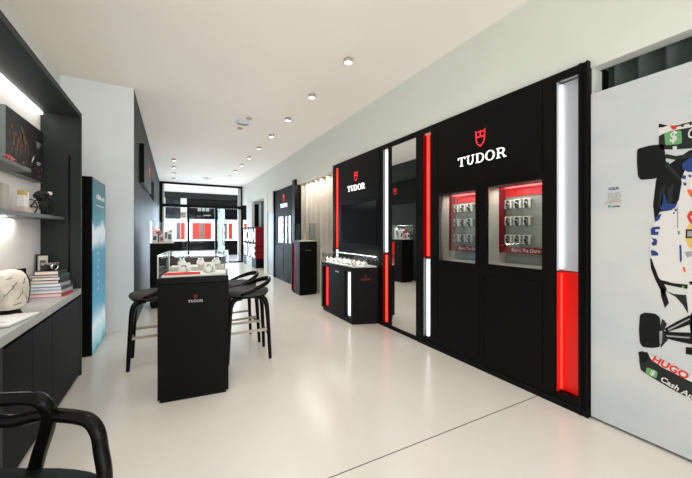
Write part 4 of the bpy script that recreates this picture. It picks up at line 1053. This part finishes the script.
for k in range(4): downlight(.013, 9.245+1.09*k, '%s round downlight of the short left-hand ceiling row, counted from the camera' % onum[k], ESP*.7)
for k, (px, py) in enumerate(((249, 118), (240, 128))):
    P = PZ(px, py, H)
    q = MB(); q.lathe([(0, 0), (.045, 0), (.045, -.02), (.03, -.028), (0, -.028)], mat('beige_plastic', (.5, .42, .36), .5), 20); tag(q.build('smoke_detector', loc=(P.x, P.y, H)), ('small round detector just beyond the ceiling vent', 'small round detector nearer side of the ceiling vent')[1-k] if 0 else ('small round detector on the near side of the round ceiling vent', 'small round detector on the far side of the round ceiling vent')[k], 'detector')
t = thing('ceiling_vent', 'round white ceiling vent in the middle of the ceiling', 'vent', (1.062, 5.587, H))
q = MB(); q.tube([(.125*math.cos(a), .125*math.sin(a), -.006) for a in [2*PI*k/32 for k in range(32)]], .014, WHITE, 8, closed=True, rb=.008); q.build('rim', None, t)
q = MB(); q.lathe([(0, -.004), (.115, -.004), (.115, -.001), (0, -.001)], mat('vent_dark', (.12, .13, .12), .5), 28)
for k in range(7):
    y = -.09+.03*k; hw = math.sqrt(.11**2-y*y); q.box(-hw, hw, y-.007, y+.004, -.012, -.005, WHITE if k < 4 else PGY)
q.build('grille', None, t)
P = PZ(207, 178, H); t2 = thing('ceiling_vent', 'small round vent in the ceiling close to the storefront', 'vent', (P.x, P.y, H))
q = MB(); q.lathe([(0, 0), (.16, 0), (.15, -.02), (.1, -.024), (0, -.024)], WHITE, 24); q.build('rim', None, t2)
q = MB(); q.lathe([(0, -.0245), (.08, -.0245), (.07, -.035), (0, -.035)], PGY, 20); q.build('grille', None, t2)

# ================================================================ LIGHTING
# downlights of the right ceiling row behind / beside the camera
for y in (1.93, .91, -.11, -1.13, -2.15): add_spot((1.68, y, H-.06), ESP*.25)
for y in (1.93, -.11, -2.15): add_spot((.0, y, H-.06), ESP*1.5)  # no fixtures here: unseen spots added to brighten the left side
# fill light at the added rear window, daylight through the storefront
area((.85, -3.08, 1.5), (PI/2, 0, PI), 3.0, 2.5, 85, (.93, .97, 1), 'added_window_light').rotation_euler = (math.radians(90), 0, 0)
area((1.0, 13.75, 1.2), (math.radians(-90), 0, 0), 2.8, 2.3, 170, (.68, .84, 1), 'storefront_daylight')
area((1.5, 16, 3.2), (0, 0, 0), 6, 3, 35, (1, 1, 1), 'mall_light')
area((-1.0, 8, 3.1), (0, 0, 0), .6, 4, 25, (1, 1, 1), 'back_room_light')
area((2.585, 6.0, 2.40), (0, 0, 0), .05, 1.6, 10, (1, .95, .86), 'curtain_added_light')  # hidden lamp added to brighten the beige curtain under the header
area((2.675, -.5, 2.9), (0, 0, 0), .03, 2.8, 2, (1, .97, .9), 'curtain_added_light')  # hidden lamp added to lift the slot curtain over the mural
area((-.94, 2.85, 2.30), (0, 0, 0), .05, 1.4, 1.2, (1, .97, .93), 'niche_strip_light')
area((-.965, 2.72, 1.393), (0, 0, 0), .03, .7, 3, (1, .97, .93), 'shelf_strip_light')
# inside the two wall windows and niche
for (a, c, e, f) in (WA, WB):
    area((RX+.12, (a+c)/2, f-.012), (0, math.radians(-12), 0), .10, .36, 1.3, (1, .95, .88), 'window_light')
for (a, c, e, f) in (FA, FB): area((RX+.12, (a+c)/2, f-.012), (0, 0, 0), .1, .36, 3, (1, .95, .88), 'window_light')
W = bpy.data.worlds.new('world'); S.world = W; W.use_nodes = True
bg = W.node_tree.nodes['Background']; bg.inputs[0].default_value = (.85, .93, 1, 1); bg.inputs[1].default_value = .9

# ================================================================ CAMERA
cam = bpy.data.cameras.new('camera'); co = bpy.data.objects.new('camera', cam); COL.objects.link(co)
cam.sensor_width = 36; cam.lens = FPX/692*36; cam.shift_y = -(239-HYP)/692*1.0
cam.clip_start = .05; cam.clip_end = 100
co.location = (0, 0, HC); co.rotation_euler = (PI/2, 0, -TH); S.camera = co
S.view_settings.view_transform = 'Standard'; S.view_settings.look = 'None'; S.view_settings.exposure = 0.0; S.view_settings.gamma = 1
S.view_settings.use_curve_mapping = False
S.cycles.max_bounces = 10; S.cycles.diffuse_bounces = 5; S.cycles.glossy_bounces = 5; S.cycles.transparent_max_bounces = 16
W.light_settings.ao_factor = .38; W.light_settings.distance = 2.5
S.cycles.use_fast_gi = True; S.cycles.fast_gi_method = 'ADD'
S.cycles.sample_clamp_indirect = 6; S.cycles.caustics_reflective = False; S.cycles.caustics_refractive = False
